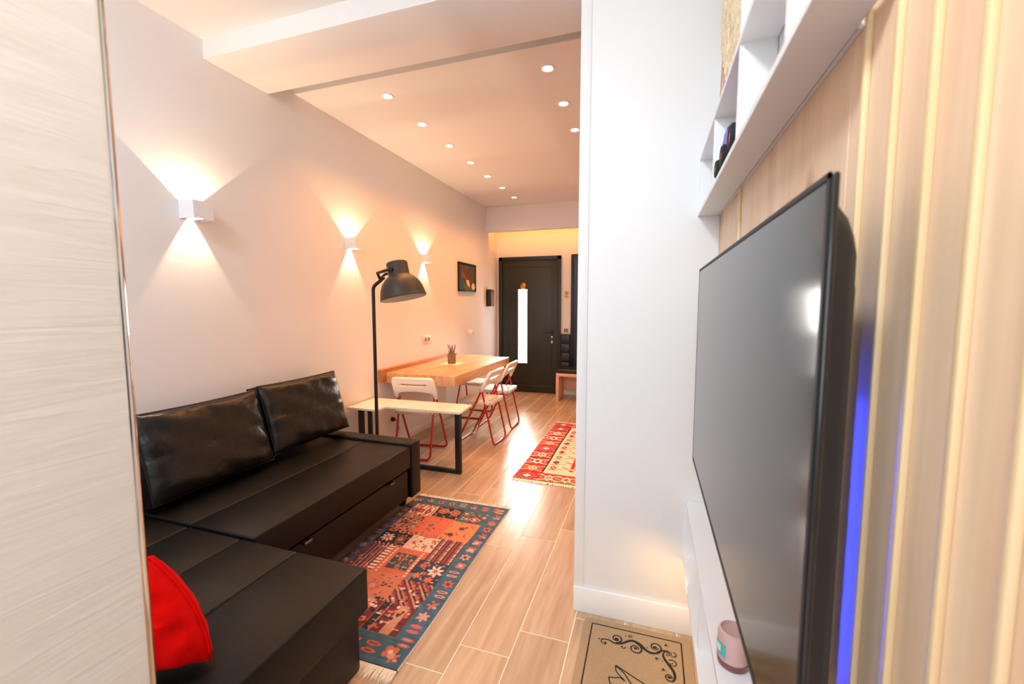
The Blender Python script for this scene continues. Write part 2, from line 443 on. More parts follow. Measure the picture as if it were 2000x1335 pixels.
gf = MB().box((-1.985, YE-.042, .458), (-1.972, YE-.035, 1.62)).box((-1.828, YE-.042, .458), (-1.815, YE-.035, 1.62)).box((-1.985, YE-.042, 1.612), (-1.815, YE-.035, 1.62)).box((-1.985, YE-.042, .455), (-1.815, YE-.035, .463))
obj('pane_frame', gf, GREEN, d1)
obj('pane', MB().box((-1.974, YE-.039, .462), (-1.826, YE-.036, 1.613)), GLASSLIT, d1, label='glowing frosted glass strip')
lamp('door_daylight', 'AREA', (-1.90, YE-.044, 1.04), 15, (1, .95, .85), direction=(.15, -1, -.38), shape='RECTANGLE', size=.13, size_y=1.1, spread=math.radians(58))
hd = MB().box((-1.44, YE-.046, .86), (-1.41, YE-.035, 1.06), bevel=.004).cyl((-1.425, YE-.09, .955), (-1.425, YE-.04, .955), .009).tube([(-1.425, YE-.085, .955), (-1.47, YE-.09, .955), (-1.55, YE-.09, .95)], .009)
hnd = obj('handle', hd, BLACKM, d1)
obj('key', MB().box((-1.4275, YE-.07, .885), (-1.4225, YE-.04, .892)).cyl((-1.425, YE-.07, .888), (-1.425, YE-.073, .888), .012).cyl((-1.425, YE-.071, .875), (-1.425, YE-.071, .83), .0015, 6), CHROME, hnd)
obj('key_tag', MB().lathe([(0, .022), (.010, .016), (.013, 0), (.009, -.016), (0, -.022)], (-1.425, YE-.071, .806)), SOCK, hnd, label='pale key tag')
kn = MB().lathe([(0, .016), (.03, .013), (.046, .004), (.048, 0)], (-1.896, YE-.035, 1.665), Matrix.Rotation(PI/2, 3, 'X'))
kn.tube([(-1.896+.034*math.cos(a), YE-.058, 1.652+.030*math.sin(a)) for a in [2*PI*i/20 for i in range(20)]], .006, 8, closed=True)
kn.lathe([(0, .016), (.014, .011), (.018, 0), (.014, -.011), (0, -.016)], (-1.896, YE-.056, 1.688)).box((-1.925, YE-.05, 1.63), (-1.867, YE-.035, 1.642), bevel=.004)
obj('door_knocker', kn, GOLD, d1, label='brass door knocker')

# ------------------------------------------------------------------ light fittings
amb = thing('cove_light', 'amber light strip hidden above the entrance door behind the header', 'light strip', (-1.2, 6.03, 2.50))
obj('strip', MB().box((XL+.05, 6.022, 2.50), (.2, 6.032, 2.512)), LEDY, amb)
lamp('cove_glow', 'AREA', (-1.05, 6.05, 2.53), 5, (1, .27, .0), direction=(0, .8, -.6), shape='RECTANGLE', size=2.5, size_y=.03)

dl_pts = [(-1.757, 2.617), (-1.76, 3.09), (-1.76, 3.565), (-1.76, 4.04), (-1.763, 4.515), (-1.76, 4.993), (-1.763, 5.475), (-.633, 2.626), (-.63, 3.10), (-.63, 3.574)]
ring = MB().lathe([(.030, -.002), (.036, -.006), (.043, -.005), (.045, 0)], (0, 0, 0)).mesh('rim'); ring.materials.append(WHITE)
disc = MB().lathe([(0, -.0025), (.030, -.0025)], (0, 0, 0)).mesh('diffuser'); disc.materials.append(DISC)
ordn = ['first', 'second', 'third', 'fourth', 'fifth', 'sixth', 'seventh']
for i, (x, y) in enumerate(dl_pts):
    row, k = ('left row', i) if i < 7 else ('right row by the column', i-7)
    t = thing('downlight', 'round recessed ceiling downlight, %s in the %s counted from beam' % (ordn[k], row), 'downlight', (x, y, ZC), 0, 'recessed downlights in the dining ceiling')
    for nm, me in (('rim', ring), ('diffuser', disc)):
        o = bpy.data.objects.new(nm, me); COL.objects.link(o); o.parent = t
    lamp('downlight_lamp', 'SPOT', (x, y, ZC-.012), 31, WARM, parent=t, direction=(0, 0, -1), spot_size=math.radians(125), spot_blend=.9, shadow_soft_size=.03)

def sconce(y, label, scale=1):
    z0, z1, h = 1.812, 1.902, .052
    x0, x1 = XL, XL+.105
    t = thing('wall_sconce', label, 'wall lamp', (XL, y, (z0+z1)/2), 0, 'cube up-and-down wall lamps')
    s = .004
    b = MB().box((x1-s, y-h, z0), (x1, y+h, z1)).box((x0, y-h, z0), (x1-s, y-h+s, z1)).box((x0, y+h-s, z0), (x1-s, y+h, z1)).box((x0, y-h+s, z0), (x0+s, y+h-s, z1))
    obj('body', b, LACQ, t, smooth=False)
    zm = 1.851
    obj('divider', MB().box((x0+s, y-h+s, zm-.002), (x1-s, y+h-s, zm+.002)), LACQ, t, smooth=False)
    for q in (-1, 1):
        obj('flap', MB().poly([(x0+s, y+q*(h-s), z0+.022), (x0+s, y+q*(h-.034), z0+.004), (x0+s, y+q*(h-.036), z0+.004), (x0+s, y+q*(h-s-.002), z0+.024)], (x1-x0-2*s, 0, 0)), LACQ, t, smooth=False)
    obj('led', MB().box((x0+.044, y-.012, zm+.002), (x0+.060, y+.012, zm+.004)).box((x0+.044, y-.012, zm-.004), (x0+.060, y+.012, zm-.002)), BULB, t)
    lamp('sconce_up', 'POINT', (x0+.030, y, zm+.007), 17*scale, (1, .70, .44), parent=t, shadow_soft_size=.002)
    lamp('sconce_down', 'POINT', (x0+.030, y, zm-.007), 17*scale, (1, .70, .44), parent=t, shadow_soft_size=.002)
sconce(1.650, 'white cube wall lamp above the sofa, nearest of the three')
sconce(2.905, 'white cube wall lamp between the sofa and the floor lamp, second of the three', .8)
sconce(4.075, 'small white cube wall lamp beyond the floor lamp, nearest the picture', .7)

# ------------------------------------------------------------------ sofa
sf = thing('corner_sofa', 'black leather corner sofa with chaise and storage drawer along the wall', 'sofa', (-1.9, 1.5, 0))
SX, ST = -1.478, .438          # sofa front, seat top
st = MB()
for (xa, xb) in ((-2.22, -1.832), (-1.832, SX)):
    for (ya, yb) in ((1.215, 2.37),):
        st.box((xa, ya, .295), (xb, yb, ST), bevel=.009, seg=3)
obj('seat_mattress', st, LEATHER, sf)
ch = MB()
for (xa, xb) in ((-2.22, -1.83), (-1.83, -1.532), (-1.532, -1.252), (-1.252, -.935)):
    ch.box((xa, .46, .275), (xb, 1.205, ST-.006), bevel=.009, seg=3)
obj('chaise_mattress', ch, LEATHER, sf)
obj('chaise_base', MB().box((-2.3, .48, .045), (-.965, 1.19, .272), bevel=.012, seg=2), LEATHER, sf)
obj('base', MB().box((-2.3, 1.2, .06), (SX-.06, 2.36, .292), bevel=.004), DARKGAP, sf)
dr = obj('drawer', MB().box((SX-.055, 1.205, .10), (SX-.008, 2.345, .286), bevel=.006), LEATHER, sf)
for y in (1.475, 2.14):
    obj('handle', MB().tube([(SX-.012, y-.02, .279), (SX+.012, y-.018, .283), (SX+.016, y, .284), (SX+.012, y+.018, .283), (SX-.012, y+.02, .279)], .006, 8), DCHROME, dr, label='small dark metal pull')
obj('armrest', MB().box((-2.31, 2.378, .085), (SX+.002, 2.492, .452), bevel=.010, seg=3), LEATHER, sf)
obj('back_frame', MB().box((-2.336, .46, .06), (-2.312, 2.36, .62), bevel=.006), LEATHER, sf)
for (x, y) in ((SX-.110, 2.43), (-2.24, 2.42), (-1.02, .55), (-1.02, 1.13), (-2.24, .55)):
    obj('leg', MB().lathe([(0, .0), (.024, .0), (.03, .05), (.03, .105)], (x, y, 0)), BLACKM, sf)

def cushion(name, label, cat, center, w, h, t, rot, m, edge=.05, seed=0, wr=.006, group=None, pinch=.02, shear=0.):
    """pillow in local x (width) / z (height), thickness along y"""
    rnd = random.Random(seed); ph = [rnd.uniform(0, 6.28) for _ in range(8)]
    n1, n2 = 40, 28
    def surf(s):
        def f(a, b):
            u, v = a*2-1, b*2-1
            k = (max(0, 1-abs(u)**5)*max(0, 1-abs(v)**5))**.5
            th = edge/2 + (t-edge)/2*k*(1-.10*(u*u+v*v))
            rim = max(abs(u), abs(v))
            wv = wr*(math.sin(u*17+ph[0]+2*v)*max(0, abs(v)-.35) + math.sin(v*13+ph[1]+u)*max(0, abs(u)-.4) + .5*math.sin(u*7+v*9+ph[2]))
            wv -= .8*wr*math.exp(-((v-.02-.04*math.sin(u*3+ph[3]))/.05)**2)*1.1
            du = 1 - pinch*(1-abs(v)**3)*(abs(u) > .9); dv = 1 - pinch*(1-abs(u)**3)*(abs(v) > .9)
            return Vector((u*w/2*(1-pinch*(1-v*v)*abs(u)**4) + shear*h*((v+1)/2)**2.1, s*(th + (wv if rim < .999 else 0)*min(1, 6*(1-rim)+.15)), v*h/2*(1-pinch*1.5*(1-u*u)*abs(v)**4)))
        return f
    b = MB(); b.grid(surf(1), n1, n2); b.grid(surf(-1), n1, n2)
    # side band between the two faces
    bm = b.bm; bm.verts.ensure_lookup_table(); N = (n1+1)*(n2+1)
    idx = lambda i, j: i*(n2+1)+j
    loop = [idx(i, 0) for i in range(n1+1)] + [idx(n1, j) for j in range(1, n2+1)] + [idx(i, n2) for i in range(n1-1, -1, -1)] + [idx(0, j) for j in range(n2-1, 0, -1)]
    for p, q in zip(loop, loop[1:]+loop[:1]):
        bm.faces.new((bm.verts[p], bm.verts[q], bm.verts[q+N], bm.verts[p+N]))
    root = thing(name, label, cat, center, 0, group)
    root.rotation_euler = rot
    obj('cover', b, m, root, local=True)
    # piping along both seams
    pp = MB()
    for s in (1, -1):
        f = surf(s); pts = []
        for i in range(0, 25): pts.append(f(i/24, 0))
        for i in range(1, 19): pts.append(f(1, i/18))
        for i in range(1, 25): pts.append(f(1-i/24, 1))
        for i in range(1, 18): pts.append(f(0, 1-i/18))
        pp.tube(pts, .0035, 6, closed=True)
    obj('piping', pp, m, root, local=True)
    return root
cushion('back_cushion', 'black leather back cushion standing beside the floor lamp end of the sofa', 'cushion', (-2.150, 2.165, .680), .63, .415, .19, (math.radians(-16), 0, PI/2), LEATHER2, edge=.085, seed=3, group='back cushions of the sofa')
cushion('back_cushion', 'black leather back cushion beside the near tiled wall end, under the nearest wall lamp', 'cushion', (-2.148, 1.525, .664), .63, .415, .19, (math.radians(-16), 0, PI/2), LEATHER2, edge=.085, seed=5, group='back cushions of the sofa')
w_ = Vector((-.834, -.552, 0)); n_ = Vector((-.552, .834, 0)); u_ = (Vector((0, 0, 1))*math.cos(.22)+n_*math.sin(.22))
w2 = w_*math.cos(.02)-u_*math.sin(.02); u2 = u_*math.cos(.02)+w_*math.sin(.02); y2 = u2.cross(w2)   # local x, y, z axes of the leaning pillow
pil_rot = Matrix((w2, y2, u2)).transposed().to_euler()
pil_c = Vector((-1.060, .725, .452)) + w2*.185 + u2*.137
cushion('throw_pillow', 'bright red square pillow leaning at the near end of the black chaise', 'pillow', pil_c, .38, .27, .16, pil_rot, RED, edge=.012, seed=9, wr=.008, pinch=.05, shear=.50)

# ------------------------------------------------------------------ floor lamp
fl = thing('floor_lamp', 'tall dark grey floor lamp with large metal shade behind the sofa', 'floor lamp', (-1.975, 2.69, 0))
PX, PY = -1.965, 2.69
obj('base', MB().lathe([(0, 0), (.132, 0), (.137, .006), (.135, .018), (.125, .024), (0, .026)], (PX-.01, PY, 0)), LAMPG, fl)
pole = [(PX, PY, .02), (PX, PY, 1.474)] + [(PX+.048-.048*math.cos(a), PY, 1.474+.048*math.sin(a)) for a in [PI/180*10*i for i in range(1, 7)]]
pole += [(PX+.095, PY, 1.565)]
obj('pole', MB().tube(pole, .0128, 14), BLACKM, fl)
ax = Vector((-.21, 0, 1)).normalized(); yx = Vector((0, 1, 0)); xx = yx.cross(ax)
M3 = Matrix((xx, yx, ax)).transposed()
sc = Vector((-1.707, PY, 1.417)); Q = .954
qs = lambda prof: [(r*Q, h*Q) for r, h in prof]
sh = MB().lathe(qs([(.171, -.004), (.175, 0), (.172, .006), (.168, .030), (.158, .075), (.138, .118), (.108, .152), (.083, .170), (.080, .176), (.080, .262), (.076, .272), (.066, .277), (0, .277)]), sc, M3, 40)
shade = obj('shade', sh, LAMPG, fl)
obj('shade_lining', MB().lathe(qs([(.170, -.002), (.162, .030), (.152, .073), (.133, .114), (.104, .146), (.07, .163), (0, .165)]), sc, M3, 40), LAMPIN, shade, label='pale grey inside of the shade')
P0 = Vector(pole[-1])
neck = sc + ax*.205
yk = MB()
for q in (-1, 1):
    yk.tube([P0+Vector((-.033, 0, -.011)), P0+Vector((-.021, q*.048, .030)), neck+xx*(-.052)+yx*q*.084, neck+yx*q*.084], .0105, 10)
    yk.cyl(neck+yx*q*.074, neck+yx*q*.094, .0134, 14)
obj('yoke', yk, BLACKM, fl)

# ------------------------------------------------------------------ marble side table
tb = thing('console_table', 'low narrow marble topped table with black metal frame between sofa and chairs', 'side table', (-1.85, 3.0, 0))
top = shape2d('tabletop', [(-2.322, 2.800), (-2.05, 2.805), (-2.05, 2.915), (-1.385, 2.925), (-1.395, 3.185), (-2.322, 3.165)], [], .016, .002)
top.transform(Matrix.Translation((0, 0, .531)))
obj('tabletop', top, MARBLE, tb)
for xa, xb, ya, yb in ((-2.272, -2.224, 2.862, 2.885), (-2.180, -2.146, 2.862, 2.885), (-1.475, -1.428, 3.025, 3.06)):
    obj('leg', MB().box((xa, ya, 0), (xb, yb, .522), bevel=.002), BLACKM, tb)
obj('foot_rail', MB().box((-2.272, 3.025, 0), (-1.475, 3.06, .032), bevel=.002).box((-2.272, 2.885, 0), (-2.224, 3.025, .032), bevel=.002), BLACKM, tb)

# ------------------------------------------------------------------ dining table fixed to the wall
dt = thing('dining_table', 'thick oak dining table fixed to the wall with a raised back rim', 'table', (-1.95, 4.0, 0))
obj('tabletop', MB().box((-2.288, 3.290, .655), (-1.598, 4.77, .748), bevel=.003), TABLEW, dt)
obj('back_rim', MB().box((XL+.001, 3.235, .668), (-2.288, 4.79, .782), bevel=.003), RIMW, dt)

# ------------------------------------------------------------------ folding chairs
def make_chair():
    t = thing('folding_chair', '', 'chair', (0, 0, 0), 0, 'white and red folding chairs at the oak table')
    at, af, bf, zp, wA, wB = .183, .179, .205, .535, .188, .166
    ZT = .735
    Ay = lambda z: -at+(af+at)*(1-z/ZT)
    r = .0095
    def ufr(w, top, foot, rad=.045):
        # top=(y,z), foot y ; U shape standing on the floor
        (ty, tz) = top; d = Vector((0, ty-foot, tz-r)).normalized(); pts = []
        for s in (-1, 1):
            side = [Vector((s*w, ty, tz))]
            corner = Vector((s*w, foot, r))
            for i in range(7):
                a = i/6*PI/2
                side.append(corner + d*rad*(1-math.sin(a)) + Vector((-s, 0, 0))*rad*(1-math.cos(a)))
            pts += side if s < 0 else side[::-1]
        return pts
    obj('front_frame', MB().tube(ufr(wA, (Ay(.69), .69), af), r, 10), REDM, t, local=True)
    obj('rear_frame', MB().tube(ufr(wB, (Ay(zp), zp), -bf), r, 10), REDM, t, local=True)
    br = MB()
    for s in (-1, 1): br.cyl((s*(wA+.012), Ay(zp), zp), (s*(wB-.012), Ay(zp), zp), .007, 10)
    br.tube([(-wB, -.165, .415), (wB, -.165, .415)], .007, 8).tube([(-wA+.01, Ay(.41)+.005, .41), (wA-.01, Ay(.41)+.005, .41)], .007, 8)
    obj('pivot_rod', br, REDM, t, local=True)
    w, y0, y1 = .170, -.18, .172
    def rr(x, ya, yb, rad, n=5):
        o = []
        for (cx, cy_, a0) in ((x-rad, yb-rad, 0), (-x+rad, yb-rad, PI/2), (-x+rad, ya+rad, PI), (x-rad, ya+rad, 1.5*PI)):
            o += [(cx+rad*math.cos(a0+PI/2*i/n), cy_+rad*math.sin(a0+PI/2*i/n)) for i in range(n+1)]
        return o
    seat = shape2d('seat', rr(w, y0, y1, .04), [], .012, .004)
    seat.transform(Matrix.Translation((0, 0, .425)))
    obj('seat', seat, PLASTW, t, local=True)
    rim = shape2d('seat_rim', rr(w, y0, y1, .04), [rr(w-.012, y0+.012, y1-.012, .03)], .018, .002); rim.transform(Matrix.Translation((0, 0, .414)))
    obj('seat_rim', rim, PLASTW, t, local=True)
    # backrest: rounded panel with slot and arched lower edge, in the plane of the front frame
    H = .19; bw = .202
    out = [(-bw+.004, -.02), (-bw, .02), (-bw+.005, H-.035), (-bw+.012, H-.014), (-bw+.032, H), (bw-.032, H), (bw-.012, H-.014), (bw-.005, H-.035), (bw, .02), (bw-.004, -.02), (bw-.026, -.02), (bw-.032, .02), (bw-.045, .034), (bw-.07, .044)]
    out += [(bw-.07-(2*bw-.14)*i/8, .044+.012*math.sin(PI*i/8)) for i in range(1, 8)]
    out += [(-bw+.07, .044), (-bw+.045, .034), (-bw+.032, .02), (-bw+.026, -.02)]
    sl = [(-.124, .101), (-.134, .120), (-.126, .140), (-.06, .136), (0, .135), (.06, .136), (.126, .140), (.134, .120), (.124, .101), (.06, .100), (0, .099), (-.06, .100)]
    back = shape2d('backrest', out[::-1], [sl], .018, .004)
    ang = math.atan2(ZT, at+af)      # lean of the frame
    Mx = Matrix.Translation((0, Ay(.555), .555)) @ Matrix.Rotation(PI - ang, 4, 'X')
    back.transform(Mx)
    obj('backrest', back, PLASTW, t, local=True)
    return t
ch0 = make_chair()
T1, T2, T3 = 1.626-PI/2+.06, 3.107-PI/2, 3.165-PI/2
ch0.location = (-1.993, 3.389, 0); ch0.rotation_euler = (0, 0, T1)
ch0['label'] = 'white folding chair with red legs at the near end of the oak table'
dup(ch0, (-1.612, 3.92, 0), T2, 'white folding chair with red legs on the long side, nearer the sofa')
dup(ch0, (-1.634, 4.485, 0), T3, 'white folding chair with red legs on the long side, nearer the entrance door')
dup(ch0, (-2.07, 4.80, 0), -PI, 'folding chair pushed in at the far end, mostly hidden under the oak table')

# ------------------------------------------------------------------ plant on the table
pl = thing('potted_lavender', 'small lavender plant in a woven pot on the oak table', 'potted plant', (-1.985, 4.02, .751))
o3 = (-1.985, 4.02, .751)
obj('pot', MB().lathe([(0, 0), (.040, 0), (.042, .004), (.045, .10), (.043, .103), (.038, .095), (0, .09)], o3, seg=24), POT, pl)
lv = MB()
for i in range(60):
    a = random.uniform(0, 2*PI); r0 = random.uniform(0, .03); h = random.uniform(.04, .085); ln = random.uniform(.005, .025)
    b = Vector(o3) + Vector((math.cos(a)*r0, math.sin(a)*r0, .088)); e = b + Vector((math.cos(a)*ln, math.sin(a)*ln, h)); s = Vector((-math.sin(a), math.cos(a), 0))*.004
    m_ = (b+e)/2
    v = [lv.bm.verts.new(p) for p in (b-s*.4, b+s*.4, m_+s, e, m_-s)]
    lv.bm.faces.new(v)
obj('foliage', lv, LEAF, pl, kind='stuff')
for i in range(11):
    a = 2*PI*i/11*2.4; r0 = .008+.0028*i; x, y = o3[0]+math.cos(a)*r0*1.25, o3[1]+math.sin(a)*r0*1.25; z = o3[2]+.15+random.uniform(-.01, .02)
    f = MB().tube([(o3[0]+math.cos(a)*r0*.6, o3[1]+math.sin(a)*r0*.6, o3[2]+.09), (x, y, z)], .0012, 5)
    for q in range(4):
        f.lathe([(0, -.007), (.0075-.001*q, -.002), (.0065-.001*q, .004), (0, .009)], (x+math.cos(a)*.002*q, y+math.sin(a)*.002*q, z+.011*q), seg=7)
    obj('flower_spike', f, LAV, pl)
tag(obj('cork_mat', MB().box((-2.085, 3.92, .7485), (-1.885, 4.12, .7512), bevel=.001, seg=1), PMAT), 'pale square cork mat under the lavender pot on the table', 'mat')

# ------------------------------------------------------------------ wall fittings on the left wall
pc = thing('framed_picture', 'small framed painting of a flying bald eagle on the left wall', 'picture', (XL, 5.2, 1.72))
ya, yb, za, zb = 4.93, 5.47, 1.545, 1.915
fx = XL+.028
obj('frame', MB().box((XL, ya, za), (fx, ya+.022, zb), bevel=.002).box((XL, yb-.022, za), (fx, yb, zb), bevel=.002).box((XL, ya, za), (fx, yb, za+.022), bevel=.002).box((XL, ya, zb-.022), (fx, yb, zb), bevel=.002), BLACKM, pc)
obj('canvas', MB().box((XL, ya+.02, za+.02), (XL+.018, yb-.02, zb-.02)), CANV, pc)
def dab(name, m, pts, lay):
    b = MB(); b.poly([(XL+.018+.0006*lay, ya+(yb-ya)*p, zb-(zb-za)*q) for p, q in pts], (.0006, 0, 0)); obj(name, b, m, pc)
dab('painted_field', OLV, [(.35, .72), (.55, .62), (.8, .78), (.95, .94), (.30, .96), (.25, .86)], 1)
dab('painted_wing', BRN1, [(.10, .08), (.25, .05), (.40, .18), (.52, .45), (.58, .66), (.44, .62), (.26, .48), (.14, .30)], 2)
dab('painted_wing', BRN1, [(.68, .22), (.80, .12), (.90, .18), (.86, .40), (.78, .62), (.80, .84), (.66, .86), (.60, .70), (.62, .42)], 2)
dab('painted_feathers', BRN2, [(.14, .33), (.26, .34), (.42, .54), (.48, .62), (.40, .62), (.22, .50)], 3)
dab('painted_tail', CRM, [(.40, .60), (.54, .58), (.60, .66), (.62, .80), (.58, .84), (.46, .74)], 4)
dab('painted_head', CRM, [(.72, .80), (.80, .68), (.90, .70), (.96, .82), (.90, .92), (.78, .92)], 4)

ep = thing('electrical_panel', 'small dark electrical panel on the left wall beside the door corner', 'panel', (XL, 6.04, 1.47))
obj('box', MB().box((XL, 5.905, 1.35), (XL+.078, 6.03, 1.60), bevel=.003), EPANEL, ep)
obj('cover', MB().box((XL+.078, 5.91, 1.355), (XL+.084, 6.025, 1.595), bevel=.002), EPBOX, ep, label='dark brown cover')

def socket(y, z, label, name='wall_socket', n=2):
    t = thing(name, label, 'socket', (XL, y, z))
    obj('plate', MB().box((XL, y-.042*n*.9, z-.042), (XL+.010, y+.042*n*.9, z+.042), bevel=.003), SOCK, t)
    for k in range(n):
        c = y + (k-(n-1)/2)*.072
        obj('insert', MB().lathe([(0, .004), (.012, .004), (.020, .004), (.022, .0015), (.022, 0)], (XL+.010, c, z), Matrix.Rotation(PI/2, 3, 'Y')), SOCKD, t)
    return t
socket(4.125, .993, 'double socket plate on the left wall just above the oak table')
ts = socket(3.42, .28, 'low single socket with black plug on the wall behind the near chair', n=1)
pg = thing('power_plug', 'black plug and thin cord hanging from the low wall socket', 'plug', (XL+.014, 3.42, .28))
pgb = obj('plug_body', MB().lathe([(0, .032), (.014, .032), (.020, .018), (.020, 0), (0, 0)], (XL+.0142, 3.42, .28), Matrix.Rotation(PI/2, 3, 'Y')), BLACKM, pg)
obj('cord', MB().tube([(XL+.045, 3.42, .278), (XL+.062, 3.43, .26), (XL+.055, 3.47, .20), (XL+.04, 3.47, .12), (XL+.035, 3.45, .05), (XL+.05, 3.42, .006), (XL+.05, 3.32, .006), (XL+.045, 3.25, .006)], .003, 6), BLACKM, pg)
af_ = thing('plug_in_diffuser', 'round white plug-in device on the left wall between picture and table', 'air freshener', (XL, 5.275, 1.0))
obj('plate', MB().box((XL, 5.19, .955), (XL+.009, 5.30, 1.05), bevel=.003), SOCK, af_)
obj('body', MB().lathe([(0, .052), (.018, .050), (.030, .036), (.034, .014), (.030, 0), (0, 0)], (XL+.009, 5.275, 1.0), Matrix.Rotation(PI/2, 3, 'Y')), PLASTW, af_)
obj('vent', MB().tube([(XL+.055, 5.262, 1.012), (XL+.062, 5.278, .998), (XL+.054, 5.294, .984)], .005, 8), SOCKD, af_)

# ------------------------------------------------------------------ entrance furniture
hb = thing('hall_bench', 'small pale wooden bench with black seat pad beside the entrance door', 'bench', (-1.1, 6.15, 0))
bx0, by0, by1 = -1.262, 5.86, 6.24
obj('side_panel', MB().box((bx0, by0, 0), (bx0+.04, by1, .36), bevel=.003), BEECH, hb)
obj('side_panel', MB().box((-.66, by0, 0), (-.62, by1, .36), bevel=.003), BEECH, hb)
obj('top_panel', MB().box((bx0, by0, .36), (-.62, by1, .40), bevel=.003), BEECH, hb)
obj('back_rail', MB().box((bx0+.04, by1-.05, .10), (-.66, by1-.03, .33), bevel=.002), BEECH, hb)
obj('seat_pad', MB().box((bx0+.01, by0+.02, .401), (-.64, by1-.01, .46), bevel=.018, seg=3), TUFT, hb, label='black padded seat')
bp_ = thing('padded_wall_panel', 'black tufted padded panel on the far wall above the bench', 'panel', (-1.2, YE, .65))
pxs = [-1.295, -1.170]
obj('backing', MB().box((-1.296, YE-.03, .36), (-1.150, YE-.012, .93), bevel=.003), TUFT, bp_)
for k in range(4):
    obj('pad', MB().box((-1.292, YE-.055, .372+.139*k), (-1.154, YE-.03, .372+.139*(k+1)-.006), bevel=.016, seg=3), TUFT, bp_)
tm = thing('tall_black_mirror', 'tall black framed panel beside the door, partly hidden by the white column', 'mirror', (-.85, YE, 1.2))
obj('frame', MB().box((-1.147, YE-.05, .36), (-1.11, YE-.014, 2.12), bevel=.003).box((-.62, YE-.05, .36), (-.58, YE-.014, 2.12), bevel=.003).box((-1.11, YE-.05, 2.08), (-.62, YE-.014, 2.12)).box((-1.11, YE-.05, .36), (-.62, YE-.014, .40)), GREENF, tm)
obj('panel', MB().box((-1.11, YE-.03, .40), (-.62, YE-.014, 2.08)), EPANEL, tm)
sg = thing('wall_sign', 'tiny round pictogram sign on the wall right of the door', 'sign', (-1.222, YE, 1.53))
Rx = Matrix.Rotation(PI/2, 3, 'X')
sgp = MB(); sgp.box((-1.258, YE-.003, 1.475), (-1.186, YE, 1.578), bevel=.001)
obj('plate', sgp, mat('sign_plate', rgb(236, 216, 176), .5), sg)
sgr = MB().tube([(-1.222+.026*math.cos(a), YE-.005, 1.545+.026*math.sin(a)) for a in [2*PI*i/24 for i in range(24)]], .003, 6, closed=True)
sgr.box((-1.226, YE-.006, 1.523), (-1.218, YE-.003, 1.567)); sgr.tube([(-1.240, YE-.005, 1.563), (-1.204, YE-.005, 1.527)], .003, 6).tube([(-1.210, YE-.005, 1.560), (-1.216, YE-.005, 1.540)], .003, 6)
obj('pictogram', sgr, SIGNY, sg)
sgt = MB()
for k in range(5): sgt.box((-1.252+.0125*k, YE-.005, 1.486), (-1.243+.0125*k, YE-.003, 1.500))
obj('caption', sgt, SIGNY, sg)
sw = thing('light_switch', 'light switch plate low on the wall right of the door', 'switch', (-1.222, YE, .985))
obj('plate', MB().box((-1.268, YE-.010, .945), (-1.176, YE, 1.025), bevel=.003), SOCK, sw)
obj('rocker', MB().box((-1.252, YE-.015, .956), (-1.224, YE-.010, 1.014), bevel=.002), SOCKD, sw)
obj('rocker', MB().box((-1.220, YE-.015, .956), (-1.192, YE-.010, 1.014), bevel=.002), SOCKD, sw)

# ------------------------------------------------------------------ television
tv = thing('television', 'large flat black television mounted on the oak wall', 'television', (.19, 1.0, 1.15))
T0, T1_, Z0, Z1 = .460, 1.546, .833, 1.480
obj('bezel', MB().box((.1505, T0, Z0), (.158, T1_, Z1), bevel=.003, seg=3), GLOSSB, tv)
obj('screen', MB().box((.1495, T0+.008, Z0+.014), (.1507, T1_-.006, Z1-.008)), SCREEN, tv)
ff = MB().box((.1490, T0+.001, Z0), (.1506, T1_, Z0+.012)).box((.1490, T0+.001, Z1-.006), (.1506, T1_, Z1)).box((.1490, T1_-.005, Z0), (.1506, T1_, Z1)).box((.1490, T0+.001, Z0), (.1506, T0+.006, Z1))
obj('front_frame', ff, SATB, tv, smooth=False)
def frustum(x0, x1, r0, r1, cut=.03):
    """bulging rear shell: rectangle r=(y0,y1,z0,z1) at x0 tapering to r1 at x1, corners clipped"""
    b = MB(); rings = []
    for k in range(5):
        t = k/4; e = 1-(1-t)**2.2 if k else 0; x = x0+(x1-x0)*e; r = [a+(c-a)*t for a, c in zip(r0, r1)]
        y0, y1, z0, z1 = r; c = cut
        rings.append([b.bm.verts.new((x, *q)) for q in ((y0+c*.5, z0), (y1-c, z0), (y1, z0+c), (y1, z1-c), (y1-c, z1), (y0+c, z1), (y0+c*.3, z1-c*.35), (y0, z1-c), (y0, z0+c*.5))])
    for A, Bq in zip(rings[:-1], rings[1:]):
        for q in range(len(A)): b.bm.faces.new((A[q], A[(q+1) % len(A)], Bq[(q+1) % len(A)], Bq[q]))
    b.bm.faces.new(rings[0]); b.bm.faces.new(rings[-1]); return b
obj('back_housing', frustum(.158, .197, (T0+.006, T1_-.01, Z0+.004, Z1-.012), (.535, T1_-.10, Z0+.03, Z1-.07)), SATB, tv)
obj('electronics_box', MB().box((.196, .548, Z0+.004), (.209, T1_-.16, 1.385), bevel=.006, seg=4), SATB, tv)
obj('wall_bracket', MB().box((.208, .92, 1.0), (.2262, 1.10, 1.30)), BLACKM, tv)
obj('standby_light', MB().lathe([(0, .0012), (.0024, .0012), (.003, -.001)], (.154, T0-.0002, .953), Matrix.Rotation(PI/2, 3, 'X')), LEDW, tv)
led = obj('light_strip', MB().box((.2088, .70, Z0+.05), (.2105, .712, 1.30)), LEDB, tv, label='blue light strip behind the screen')
lamp('blue_glow', 'AREA', (.2125, .70, 1.02), 1.2, (.03, .055, 1), direction=(.75, -.65, 0), shape='RECTANGLE', size=.008, size_y=.42)

